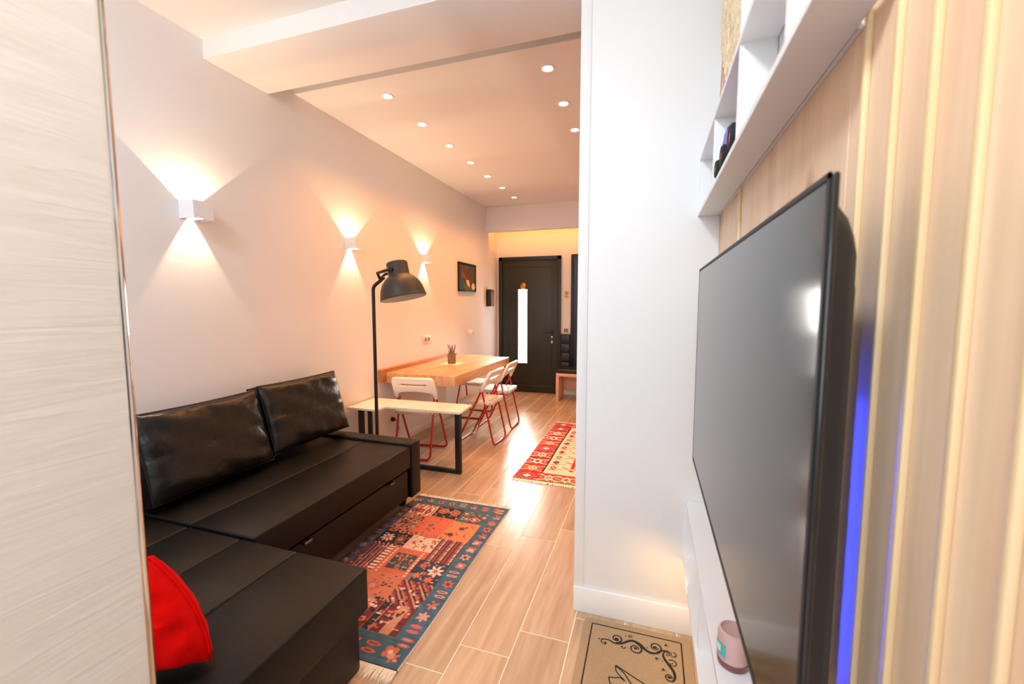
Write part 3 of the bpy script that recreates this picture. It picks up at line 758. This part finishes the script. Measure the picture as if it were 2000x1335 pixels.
# ------------------------------------------------------------------ wall shelf above the television
ws = thing('wall_shelf', 'white open wall shelf with compartments above the television', 'shelf', (.2, 1.2, 1.7))
obj('bottom_board', MB().box((.161, .575, 1.700), (XR-.0075, 1.799, 1.714), bevel=.001, seg=1), LACQ, ws)
obj('upper_board', MB().box((.161, .575, 1.905), (XR-.0075, 1.799, 1.919), bevel=.001, seg=1), LACQ, ws)
obj('top_board', MB().box((.161, .575, 2.30), (XR-.0075, 1.10, 2.314), bevel=.001, seg=1), LACQ, ws)
for y in (1.792, 1.420, 1.046, .690):
    obj('partition', MB().box((.163, y-.007, 1.714), (XR-.0075, y+.007, 1.905)), LACQ, ws)
for y in (1.046, .690):
    obj('partition', MB().box((.163, y-.007, 1.919), (XR-.0075, y+.007, 2.30)), LACQ, ws)
obj('back_panel', MB().box((.2335, .66, 1.700), (.2395, 1.799, 2.314)), LACQ, ws)
# toy truck on the shelf
tc_ = thing('toy_truck', 'toy truck with fat black tyres on the white shelf above the television', 'toy', (.19, 1.24, 1.714))
def wheel(x, y, z, r, w, hub):
    M = Matrix.Rotation(PI/2, 3, 'Y')
    wb = obj('wheel', MB().lathe([(r*.45, -w/2), (r*.85, -w/2), (r, -w*.3), (r, w*.3), (r*.85, w/2), (r*.45, w/2), (r*.45, -w/2)], (x, y, z), M, 22), TYRE, tc_)
    obj('hub', MB().lathe([(0, -w*.45), (r*.42, -w*.45), (r*.42, w*.45), (0, w*.45)], (x, y, z), M, 14), hub, wb)
wheel(.172, 1.335, 1.738, .0245, .026, TOYY); wheel(.212, 1.335, 1.738, .0245, .022, TOYY)
wheel(.172, 1.235, 1.742, .0275, .026, TOYR); wheel(.212, 1.235, 1.742, .0275, .022, TOYR)
wheel(.172, 1.115, 1.745, .030, .026, TOYR); wheel(.212, 1.115, 1.745, .030, .022, TOYR)
obj('chassis', MB().box((.186, 1.09, 1.742), (.20, 1.36, 1.756), bevel=.003), TOYR, tc_)
obj('cab', MB().poly([(.168, 1.29, 1.757), (.168, 1.285, 1.782), (.168, 1.25, 1.80), (.168, 1.20, 1.80), (.168, 1.18, 1.757)], (.045, 0, 0)), TOYB, tc_)
obj('bed', MB().box((.170, 1.085, 1.757), (.213, 1.178, 1.775), bevel=.003), TOYB, tc_)
# jute hanging
jh = thing('jute_hanging', 'beige braided jute hanging on the wall above the white shelf', 'wall hanging', (.225, 1.6, 2.4))
jb = MB()
for k in range(24):
    y = 1.735 - .03*k
    for q in range(3):
        pts = [(.222+.007*math.sin(i*.9+q*2.1), y+.012*math.sin(i*.9+q*2.1+1.5), 2.72-(.48+min(.30, 1.2*(1.735-y)))*i/26+.004*math.sin(i)) for i in range(27)]
        jb.tube(pts, .0058, 5)
obj('braid', jb, JUTE, jh, kind='stuff')
fb = MB()
for k in range(12):
    y = 1.742-.007*k; x = .222+random.uniform(-.006, .006)
    fb.tube([(x, y, 2.25), (x+random.uniform(-.003, .003), y+random.uniform(-.004, .004), 2.11), (x, y, 2.02+random.uniform(-.03, .03))], .0021, 4)
obj('fringe', fb, mat('jute_thread', rgb(214, 160, 126), .9), jh, kind='stuff')
obj('rod', MB().cyl((.226, 1.76, 2.73), (.226, 1.02, 2.73), .007, 10), BATTEN, jh)

# ------------------------------------------------------------------ low white console under the television
co = thing('media_console', 'low white wall hung console unit under the television', 'console', (.2, 1.2, .3))
obj('top_board', MB().box((.155, .30, .552), (.2325, YC-.001, .570), bevel=.0015, seg=1), LACQ, co)
obj('bottom_board', MB().box((.150, .30, .318), (.2325, YC-.001, .338), bevel=.0015, seg=1), LACQ, co)
for y in (1.793, 1.30, .86, .42):
    obj('partition', MB().box((.158, y-.008, .338), (.232, y+.008, .552)), LACQ, co)
obj('light_strip', MB().box((.205, .4, .314), (.215, YC-.02, .318)), LEDY, co, label='warm light strip under the bottom board')
lamp('console_glow', 'AREA', (.19, 1.55, .31), .6, (1, .60, .22), direction=(-.35, .3, -1), shape='RECTANGLE', size=.03, size_y=.4)
cd = thing('candle_jar', 'pink glass candle jar with pale label on the white console', 'candle', (.194, .985, .570))
cc = (.1925, .985, .5705)
obj('glass', MB().lathe([(0, .016), (.0315, .016), (.0325, .02), (.0325, .070), (.030, .078), (.026, .080), (.026, .074), (0, .074)], cc), JARG, cd)
obj('wax_base', MB().lathe([(0, 0), (.028, 0), (.0318, .004), (.0325, .016), (0, .016)], cc), JARB, cd, label='dark red base of the jar')
def label_patch(a0, a1, z0, z1, r):
    b = MB()
    b.grid(lambda u, v: Vector((cc[0]+r*math.cos(a0+(a1-a0)*u), cc[1]+r*math.sin(a0+(a1-a0)*u), cc[2]+z0+(z1-z0)*v)), 8, 1); return b
obj('paper_label', label_patch(PI*.98, PI*1.30, .026, .056, .0330), JARLT, cd)
obj('label_print', label_patch(PI*1.03, PI*1.18, .034, .050, .0333), JARL, cd)

# ------------------------------------------------------------------ doormat
dm = thing('doormat', 'beige doormat with black border and scrolls before the white column', 'doormat', (-.03, 1.4, 0))
def rrect(xa, xb, ya, yb, r, n=5):
    o = []
    for (cx, cy_, a0) in ((xb-r, yb-r, 0), (xa+r, yb-r, PI/2), (xa+r, ya+r, PI), (xb-r, ya+r, 1.5*PI)):
        o += [(cx+r*math.cos(a0+PI/2*i/n), cy_+r*math.sin(a0+PI/2*i/n)) for i in range(n+1)]
    return o
dmm = shape2d('pad', rrect(-.236, .186, 1.09, 1.757, .022), [], .005, .001); dmm.transform(Matrix.Translation((0, 0, .004)))
obj('pad', dmm, MAT_B, dm)
zt = .0078
bl = MB()
L4 = [(-.203, 1.727), (.150, 1.727), (.150, 1.12), (-.203, 1.12)]
for a, b in zip(L4, L4[1:]+L4[:1]): bl.ribbon([a, b], .0055, zt)
obj('printed_border', bl, INK, dm)
def spline(pts, n=8):
    P = [Vector((p[0], p[1], 0)) for p in pts]; P = [P[0]*2-P[1]] + P + [P[-1]*2-P[-2]]; out = []
    for i in range(1, len(P)-2):
        for k in range(n):
            t = k/n; p0, p1, p2, p3 = P[i-1:i+3]
            q = .5*((2*p1)+(p2-p0)*t+(2*p0-5*p1+4*p2-p3)*t*t+(3*p1-p0-3*p2+p3)*t**3); out.append((q.x, q.y))
    out.append((P[-2].x, P[-2].y)); return out
def taper(n, w): return [w*(.35+.65*math.sin(PI*min(1, max(0, i/(n-1)))) ) for i in range(n)]
scr = MB()
def stroke(pts, w):
    w *= 1.1
    s = spline(pts); scr.ribbon(s, taper(len(s), w), zt+.0001*random.random())
def curl(c, r, a0, turns, w, sgn=1):
    w *= 1.45
    n = int(18*turns); s = [(c[0]+(r*(1-.55*i/n))*math.cos(a0+sgn*2*PI*turns*i/n), c[1]+(r*(1-.55*i/n))*math.sin(a0+sgn*2*PI*turns*i/n)) for i in range(n+1)]
    scr.ribbon(s, [w*(1-.4*i/n) for i in range(n+1)], zt+.0001*random.random())
def dot(c, r):
    vs = [scr.bm.verts.new((c[0]+r*math.cos(2*PI*i/8), c[1]+r*math.sin(2*PI*i/8)*.8, zt)) for i in range(8)]; scr.bm.faces.new(vs)
stroke([(-.158, 1.650), (-.130, 1.655), (-.105, 1.645), (-.077, 1.652), (-.05, 1.674), (-.03, 1.679), (-.005, 1.668), (.015, 1.648), (.035, 1.640), (.058, 1.645), (.075, 1.662), (.095, 1.668), (.112, 1.662)], .0105)
stroke([(-.03, 1.676), (.0, 1.655), (.02, 1.642), (.035, 1.632)], .004)
curl((-.098, 1.672), .022, -1.6, 1.2, .005, 1); curl((-.023, 1.642), .025, .8, 1.15, .005, -1); curl((.052, 1.674), .024, -1.4, 1.2, .005, 1)
curl((-.145, 1.640), .014, 1.6, .8, .0035, 1); curl((-.070, 1.636), .009, .3, .8, .003, -1)
curl((-.046, 1.698), .008, 0, 1, .0028); curl((.116, 1.655), .014, 1.5, .9, .0035, -1); curl((.113, 1.612), .018, 2.4, .9, .0038, -1)
stroke([(.085, 1.660), (.080, 1.645), (.085, 1.625), (.098, 1.604), (.113, 1.580), (.119, 1.555), (.112, 1.533), (.100, 1.528)], .0105)
curl((.100, 1.545), .018, -.4, 1.0, .0045, -1); curl((.094, 1.652), .013, 2.6, .8, .0035, -1)
for c, r in (((-.098, 1.669), .009), ((-.023, 1.644), .008), ((.050, 1.672), .009), ((.099, 1.545), .008), ((.112, 1.612), .004), ((.095, 1.655), .004), ((-.166, 1.649), .004), ((-.062, 1.697), .003), ((.124, 1.651), .003), ((.076, 1.612), .003), ((-.076, 1.636), .004), ((.02, 1.662), .003)): dot(c, r)
for (c, a) in (((.052, 1.622), -.8), ((.078, 1.578), -1.4), ((.088, 1.694), .6), ((-.135, 1.634), 3.3)):
    for da in (-.5, .1, .7):
        scr.ribbon([c, (c[0]+.016*math.cos(a+da), c[1]+.016*math.sin(a+da))], [.005, .001], zt)
obj('printed_scroll', scr, INK, dm)
sct = MB()
for pts, w in (([(-.112, 1.478), (-.088, 1.483), (-.072, 1.488), (-.056, 1.480), (-.086, 1.510), (-.092, 1.537)], .0045),
               ([(-.092, 1.538), (-.060, 1.523), (-.020, 1.503), (.012, 1.488), (.05, 1.46), (.08, 1.42)], .0050),
               ([(-.092, 1.536), (-.065, 1.517), (-.045, 1.492), (-.030, 1.468), (-.02, 1.43)], .0050),
               ([(-.112, 1.478), (-.105, 1.455), (-.095, 1.44)], .0045)):
    s = spline(pts); sct.ribbon(s, w, zt+.0002)
obj('printed_script', sct, INK, dm)

# ------------------------------------------------------------------ rugs: fine vertex-coloured pile
def grid_rug(name, x0, y0, w, l, nx, ny, thick, paint, m, parent, wob=.0):
    ii, jj = np.meshgrid(np.arange(nx+1), np.arange(ny+1), indexing='ij')
    u = ii/nx*w; v = jj/ny*l
    colr = paint(u*100, v*100)
    rs = np.random.RandomState(4)
    z = thick + rs.uniform(-.0006, .0006, u.shape) + wob*np.sin(v*9+u*3)*.5
    edge = (ii == 0) | (ii == nx) | (jj == 0) | (jj == ny); z[edge] = .001
    xs = x0+u+wob*1.2*np.sin(v*5)*np.where(u > w/2, 1, .6)
    co = np.stack([xs, y0+v, z], -1).reshape(-1, 3)
    a = (ii*(ny+1)+jj)[:-1, :-1].ravel(); f = np.stack([a, a+ny+1, a+ny+2, a+1], 1)
    me = bpy.data.meshes.new(name); me.vertices.add(len(co)); me.vertices.foreach_set('co', co.ravel())
    me.loops.add(f.size); me.loops.foreach_set('vertex_index', f.ravel().astype(np.int32)); me.polygons.add(len(f))
    me.polygons.foreach_set('loop_start', np.arange(0, f.size, 4, dtype=np.int32)); me.update(calc_edges=True)
    at = me.color_attributes.new('col', 'FLOAT_COLOR', 'POINT')
    c4 = np.concatenate([colr.reshape(-1, 3), np.ones((len(co), 1))], 1); at.data.foreach_set('color', c4.ravel())
    me.materials.append(m)
    return obj(name, me, None, parent)
def C(r, g, b): return np.array(rgb(r, g, b)[:3])
class Painter:
    def __init__(s, u, v, base): s.u, s.v = u, v; s.c = np.empty(u.shape+(3,)); s.c[:] = base
    def put(s, mask, col): s.c[mask] = col
    def rect(s, a, b, c, d): return (s.u >= a) & (s.u < b) & (s.v >= c) & (s.v < d)
    def ell(s, x, y, rx, ry): return ((s.u-x)/rx)**2+((s.v-y)/ry)**2 < 1
    def dia(s, x, y, rx, ry): return np.abs(s.u-x)/rx+np.abs(s.v-y)/ry < 1
    def star(s, x, y, r, n=8, k=.45):
        a = np.arctan2(s.v-y, s.u-x); d = np.hypot(s.u-x, s.v-y); return d < r*(1-k*(.5+.5*np.cos(a*n)))
    def line(s, x0, y0, x1, y1, w):
        dx, dy = x1-x0, y1-y0; L = dx*dx+dy*dy+1e-9; t = np.clip(((s.u-x0)*dx+(s.v-y0)*dy)/L, 0, 1)
        return np.hypot(s.u-x0-t*dx, s.v-y0-t*dy) < w/2

def paint_patchwork(u, v):
    R = random.Random(11)
    teal, dteal = C(58, 100, 124), C(30, 50, 64)
    ora, coral, pink, cream, mar, blk = C(222, 96, 44), C(208, 92, 68), C(222, 150, 120), C(236, 206, 176), C(120, 34, 36), C(44, 26, 30)
    P = Painter(u, v, teal)
    rs = np.random.RandomState(3); band = rs.uniform(-1, 1, 400)
    P.c *= (1+.16*band[np.clip((v*2.2).astype(int), 0, 399)])[..., None]
    blot = np.sin(u*.35+1)*np.sin(v*.21)+np.sin(u*.8+v*.5)
    P.c += blot[..., None]*np.array([.004, .012, .014])
    pal = [coral, pink, ora, cream, mar, dteal, C(170, 110, 60), C(60, 48, 84)]
    def flower(x, y, r, kind=None):
        r *= 1.18
        k = R.randrange(4) if kind is None else kind; c1, c2 = R.choice([coral, C(206, 104, 72), pink]), R.choice([mar, ora, pink])
        if k == 0: P.put(P.star(x, y, r, 6), c1); P.put(P.ell(x, y, r*.35, r*.35), c2)
        elif k == 1:
            P.put(P.ell(x, y+r*.55, r*.95, r*.32), c1); P.put(P.ell(x, y-r*.45, r*.95, r*.30), c1); P.put(P.ell(x, y+r*.55, r*.6, r*.12), c2); P.put(P.ell(x, y-r*.45, r*.5, r*.10), c2)
        elif k == 2:
            for q in range(4): P.put(P.ell(x+r*.55*math.cos(q*PI/2+.7), y+r*.55*math.sin(q*PI/2+.7), r*.42, r*.42), R.choice([c1, pink, ora]))
            P.put(P.ell(x, y, r*.3, r*.3), cream)
        else:
            P.put(P.star(x, y, r, 5, .6), c1); P.put(P.ell(x+r*.5, y-r*.4, r*.3, r*.25), pink); P.put(P.ell(x-.3*r, y+.3*r, r*.2, r*.2), dteal)
    # border flowers
    for k in range(17): flower(64.5+R.uniform(-.8, .8), 5+7.6*k, 2.6)
    for k in range(17): flower(3.2+R.uniform(-.5, .5), 8+7.4*k, 2.1)
    for k in range(8): flower(5+8.2*k, 127.5+R.uniform(-.6, .6), 2.3)
    for k in range(7): flower(8+9*k, 7.0+R.uniform(-1, 1), 3.0)
    # field
    fld = P.rect(7.2, 59.5, 14, 121.5); P.put(fld, coral)
    def fill(a, b, c, d, base, dens, cols, rmax=1.2, kinds=('e', 'd', 's')):
        P.put(P.rect(a, b, c, d), base)
        for _ in range(int((b-a)*(d-c)*dens*2)):
            r = R.uniform(.4, rmax*.85); x, y = R.uniform(a+r, b-r), R.uniform(c+r, d-r); q = R.choice(kinds)
            m_ = P.ell(x, y, r, r*R.uniform(.5, 1)) if q == 'e' else P.dia(x, y, r, r) if q == 'd' else P.star(x, y, r*1.3, 5, .6)
            P.put(m_, R.choice(cols))
    def stripes(a, b, c, d, cols, ws, horiz=False):
        x = (v if horiz else u)-(c if horiz else a); tot = sum(ws); ph = x % tot; acc = 0; M_ = P.rect(a, b, c, d)
        for cc_, w_ in zip(cols, ws): P.put(M_ & (ph >= acc) & (ph < acc+w_), cc_); acc += w_
    def frame(a, b, c, d, w, col):
        P.put(P.rect(a, b, c, d) & ~P.rect(a+w, b-w, c+w, d-w), col)
    # row A (far)
    stripes(7.2, 24, 108, 121.5, [cream, C(200, 90, 60), cream, mar, ora], [2.2, 1.0, 1.0, .8, 1.4])
    for k in range(3): P.put(P.ell(9.5+5*k, 113, 1.9, 2.6), mar); P.put(P.ell(9.5+5*k, 113, 1.1, 1.6), coral)
    stripes(7.2, 24, 119, 121.5, [cream, ora, mar], [1.2, 1.6, .8])
    fill(24, 42, 109, 122, blk, .10, [pink, C(70, 50, 90), cream], .8)
    for x in (29, 37.5): P.put(P.star(x, 117, 3.8, 10, .15), C(196, 110, 70)); P.put(P.star(x, 117, 2.4, 8, .4), blk); P.put(P.ell(x, 117, 1.4, 1.4), ora)
    fill(42, 59.5, 107, 122, C(66, 104, 104), .05, [pink, coral, dteal], 1.0)
    P.put(P.dia(53, 112.5, 6, 5), mar); P.put(P.dia(53, 112.5, 4.4, 3.4), pink); P.put(P.dia(53, 112.5, 3.2, 2.4), mar); P.put(P.star(53, 112.5, 1.6, 6), cream)
    for x, y in ((45, 118), (47.5, 112), (58, 116.5)): P.put(P.star(x, y, 2, 6), coral); P.put(P.ell(x, y, .7, .7), cream)
    # row B
    fill(7.2, 22, 88, 108, C(196, 112, 84), .30, [mar, dteal, ora, pink, C(80, 56, 60), C(226, 170, 120)], 1.3)
    fill(22, 59.5, 86, 107.5, C(230, 92, 40), .035, [C(190, 76, 50), C(120, 76, 60), C(214, 130, 90), mar], 1.2)
    P.put(P.rect(41, 59.5, 86, 107.5) & (np.abs(P.c-C(230, 92, 40)).sum(-1) < .01), C(236, 128, 56))
    P.put(P.star(30, 98, 4, 8, .35), C(206, 120, 84)); P.put(P.star(30, 98, 2.2, 8, .3), C(150, 90, 70)); P.put(P.star(50, 100, 2.4, 6), C(100, 60, 50)); P.put(P.star(46, 92, 2.4, 6), C(90, 54, 50))
    stripes(24, 44, 84, 88, [C(206, 140, 90), C(150, 80, 50)], [2, 1.2])
    # row C
    fill(7.2, 26, 70.5, 88, blk, .10, [C(150, 60, 60), pink, C(90, 50, 60)], 1.0)
    P.put(P.star(12.5, 78, 4.2, 8, .5), cream); P.put(P.star(12.5, 78, 2.0, 8, .4), coral); P.put(P.ell(21, 78, 3, 4.5), C(110, 70, 66)); P.put(P.star(21, 78, 2.2, 6), coral)
    for x in (11, 17.5, 23.5): P.put(P.ell(x, 86, 2.6, 1.8), C(200, 124, 70)); P.put(P.ell(x, 86, 1.1, .9), mar)
    for k in range(7): P.put(P.star(8.5+2.8*k, 71.6, .8, 5), pink)
    frame(7.2, 26, 70.5, 84, .7, C(30, 18, 22))
    fill(26, 44, 71, 85, C(234, 190, 158), .07, [mar, C(110, 100, 70), coral, C(170, 110, 80)], 1.0); P.put(P.ell(35, 86, 4, 2), coral)
    for x, y in ((30, 78), (38, 75), (41, 82)): P.put(P.star(x, y, 1.8, 5), coral); P.put(P.line(x, y, x+2.5, y-2.5, .35), C(110, 100, 70))
    stripes(44, 59.5, 64.5, 86.5, [mar, C(156, 108, 88), cream, mar, C(150, 70, 60)], [1.2, 1.5, .6, 1.1, 1.2])
    for k in range(5): P.put(P.rect(44, 59.5, 66+4.4*k, 66.7+4.4*k), C(130, 44, 44))
    # row D
    stripes(7.2, 18.5, 49, 71, [C(130, 40, 44), C(170, 90, 80), C(60, 60, 70), cream], [2.2, 1.0, 1.4, .35])
    for k in range(36): P.put(P.dia(7.8+R.random()*10, 50+R.random()*20, .7, .9), R.choice([coral, pink, mar, dteal]))
    stripes(18.5, 22.5, 49, 71, [cream, mar], [4, 0], False)
    for k in range(9): P.put(P.rect(18.5, 22.5, 49+2.5*k, 50+2.5*k), C(150, 60, 44))
    P.put(P.rect(22.5, 42, 48, 71), ora)
    fill(27, 39.5, 53, 66.5, C(56, 84, 84), .14, [coral, mar, pink, C(200, 120, 80)], 1.1); P.put(P.rect(32.8, 33.6, 53, 66.5), ora); P.put(P.rect(27, 39.5, 59.3, 60), C(90, 60, 60))
    for k in range(10): P.put(P.rect(24, 25.2, 49+2.2*k, 50.2+2.2*k), cream); P.put(P.rect(40.4, 41.6, 49+2.2*k, 50.2+2.2*k), cream)
    fill(42, 59.5, 47.5, 64.5, C(44, 66, 76), .08, [coral, pink, mar], 1.1)
    P.put(P.star(54.5, 57.5, 4.6, 7, .55), cream); P.put(P.star(54.5, 57.5, 1.8, 6), coral); P.put(P.star(46, 60, 2.2, 6), coral); P.put(P.star(46.5, 52, 2.6, 6), C(214, 110, 70)); P.put(P.star(54, 50.5, 2.6, 6), C(222, 90, 60)); P.put(P.rect(42, 45, 47.5, 53), C(150, 110, 100))
    # row E
    fill(7.2, 42, 28, 49, C(216, 112, 66), .05, [C(150, 70, 60), dteal, C(184, 90, 60), C(110, 84, 60), coral], 1.1)
    P.put(P.star(30, 39, 4, 8, .35), C(196, 96, 80)); P.put(P.star(30, 39, 2.2, 6), C(226, 140, 96)); P.put(P.star(38, 31.5, 2, 6), dteal)
    M_ = P.rect(42, 59.5, 31, 47.5); dg = (u+v*.9) % 7
    for cc_, a, b in ((mar, 0, 1.6), (C(206, 130, 90), 1.6, 3), (dteal, 3, 4.2), (coral, 4.2, 5.6), (C(150, 70, 60), 5.6, 7)): P.put(M_ & (dg >= a) & (dg < b), cc_)
    for k in range(46): P.put(P.dia(42.8+R.random()*16, 32+R.random()*15, .8, .8) & M_, R.choice([cream, mar, dteal, ora, pink]))
    # row F (near)
    stripes(7.2, 59.5, 14, 31, [dteal, C(214, 130, 90), mar, mar, C(214, 140, 100), C(206, 110, 80), mar, C(190, 60, 40)], [3.2, .6, 4.2, .6, 4.4, .5, 3.6, .6])
    for k in range(150):
        x, y = 8+R.random()*50.5, 15+R.random()*15; q = R.random()
        P.put((P.dia(x, y, 1.0, 1.1) if q < .6 else P.rect(x-1.2, x+1.2, y-.35, y+.35)) & P.rect(7.2, 59.5, 14, 31), R.choice([ora, cream, dteal, mar, coral, blk, C(226, 150, 90)]))
    # selvedge
    P.put((u < .5) | (u > 69.4), C(214, 200, 184)); P.put(((u >= .5) & (u < .9)), C(40, 52, 60))
    P.put((v < .4) | (v > 132.4), C(40, 52, 60))
    g_ = P.c.mean(-1, keepdims=True); P.c = P.c*.78+g_*.20
    n = np.random.RandomState(8).uniform(.84, 1.12, u.shape); P.c *= n[..., None]
    return np.clip(P.c, 0, 1)
r1 = thing('patchwork_rug', 'blue bordered patchwork rug in orange and maroon in front of the sofa', 'rug', (-1.21, 1.92, 0))
grid_rug('pile', -1.558, 1.258, .698, 1.328, 232, 442, .006, paint_patchwork, RUGM, r1, wob=.003)
def fringe(x0, x1, y, d, n, ln, m, parent, zig=.004):
    b = MB()
    for i in range(n):
        x = x0+(x1-x0)*(i+.5)/n+random.uniform(-.001, .001); L_ = ln*random.uniform(.85, 1.1); w = (x1-x0)/n*.95
        z0 = .005; dx = random.uniform(-zig, zig)
        v = [b.bm.verts.new(p) for p in ((x-w, y, z0), (x+w, y, z0), (x+w*.9+dx, y+d*L_*.6, z0+random.uniform(-.001, .002)), (x+dx*1.6, y+d*L_, .002), (x-w*.9+dx, y+d*L_*.6, z0+random.uniform(-.001, .002)))]
        b.bm.faces.new(v)
    obj('fringe', b, m, parent, kind='stuff')
fringe(-1.555, -.862, 1.26, -1, 420, .062, FRINGE, r1); fringe(-1.555, -.862, 2.584, 1, 420, .040, FRINGE, r1)

def paint_kilim(u, v):
    R = random.Random(5)
    red, dred, cream, yel, grn, wht, blk, olive = C(196, 28, 22), C(140, 22, 22), C(234, 218, 190), C(218, 194, 150), C(70, 130, 84), C(236, 226, 210), C(52, 24, 24), C(120, 132, 60)
    P = Painter(u, v, red); W_, L_ = 84, 168
    bw = 21
    P.put(P.rect(bw-1.6, W_-bw+1.6, 17, L_-17), blk); P.put(P.rect(bw, W_-bw, 17, L_-17), cream)
    # rows across the cream field get a faint line
    P.put(P.rect(bw, W_-bw, 17, L_-17) & ((v % 5) < .35), C(226, 206, 170))
    def motif(x, y, rx, ry, k):
        a, b = [(cream, grn), (yel, olive), (wht, blk), (cream, dred)][k % 4]
        P.put(P.dia(x, y, rx*.62, ry), a)
        for q in (-1, 1):
            P.put(P.line(x+q*rx*.35, y-ry*.55, x+q*rx, y-ry*.85, 1.5), a); P.put(P.line(x+q*rx*.35, y+ry*.55, x+q*rx, y+ry*.85, 1.5), a)
            P.put(P.line(x+q*rx*.3, y, x+q*rx*.85, y, 1.4), a); P.put(P.dia(x+q*rx*.5, y, 1.6, 1.2), b)
        P.put(P.dia(x, y, rx*.30, ry*.5), b); P.put(P.dia(x, y, rx*.15, ry*.25), wht if k % 2 else red)
    n = 10; st = L_/n
    for k in range(n):
        y = (k+.5)*st
        for x in (bw/2-.4, W_-bw/2+.4):
            if k in (0, n-1) or k % 4 == 0:
                P.put(P.dia(x, y, 8.6, 7.4), C(170, 110, 110)); P.put(P.dia(x, y, 7.2, 6.2), red); P.put(P.dia(x, y, 5.4, 4.6), C(110, 90, 110)); P.put(P.dia(x, y, 3.6, 3.2), wht)
                for q in (-1, 1): P.put(P.dia(x+q*8, y+4.5, 1.6, 1.4), olive); P.put(P.dia(x+q*8, y-4.5, 1.6, 1.4), C(200, 130, 110))
            else: motif(x, y, 9, 6.4, k)
            P.put((np.abs(v-(k*st)) < .55) & ((u < bw-2) | (u > W_-bw+2)), dred if k % 3 else blk)
    for k in range(3):
        for y in (8.4, L_-8.4): motif(bw+7+k*14, y, 8, 6, k+3)
    # tree of life in the field
    cx = W_/2
    P.put(P.rect(cx-1.3, cx+1.3, 26, L_-26), red); P.put(P.rect(cx-1.3, cx+1.3, 30, 32), cream)
    y = 28; k = 0
    while y < L_-30:
        for q in (-1, 1):
            P.put(P.line(cx, y+6, cx+q*12, y-1, .9), [C(150, 60, 50), olive][k % 2]); P.put(P.line(cx, y, cx+q*9, y+8, .8), C(110, 60, 50))
            x = cx+q*15.5
            P.put(P.dia(x, y+3, 3.4, 4), [dred, blk, grn, red][k % 4]); P.put(P.dia(x, y+3, 1.4, 1.7), [yel, red, cream, blk][k % 4])
            P.put(P.line(x-3.4, y-3.5, x+2.8, y-.6, .9), red); P.put(P.line(x+3.2, y-3.6, x-2.4, y-.8, .9), dred)
        y += 13; k += 1
    P.put(v < 2.2, grn); P.put(v > L_-1.5, grn); P.put((v < 2.2) & ((u % 2) < .6), C(170, 170, 110))
    P.c *= np.random.RandomState(2).uniform(.88, 1.1, u.shape)[..., None]
    return np.clip(P.c, 0, 1)
r2 = thing('kilim_rug', 'red and cream kilim rug with tree motif, partly behind the white column', 'rug', (-.60, 3.9, 0))
grid_rug('weave', -1.015, 3.085, .84, 1.68, 210, 420, .005, paint_kilim, KILIM, r2, wob=.004)
fringe(-1.012, -.18, 3.09, -1, 110, .05, FRINGE, r2, zig=.012); fringe(-1.012, -.18, 4.762, 1, 110, .04, FRINGE, r2, zig=.010)
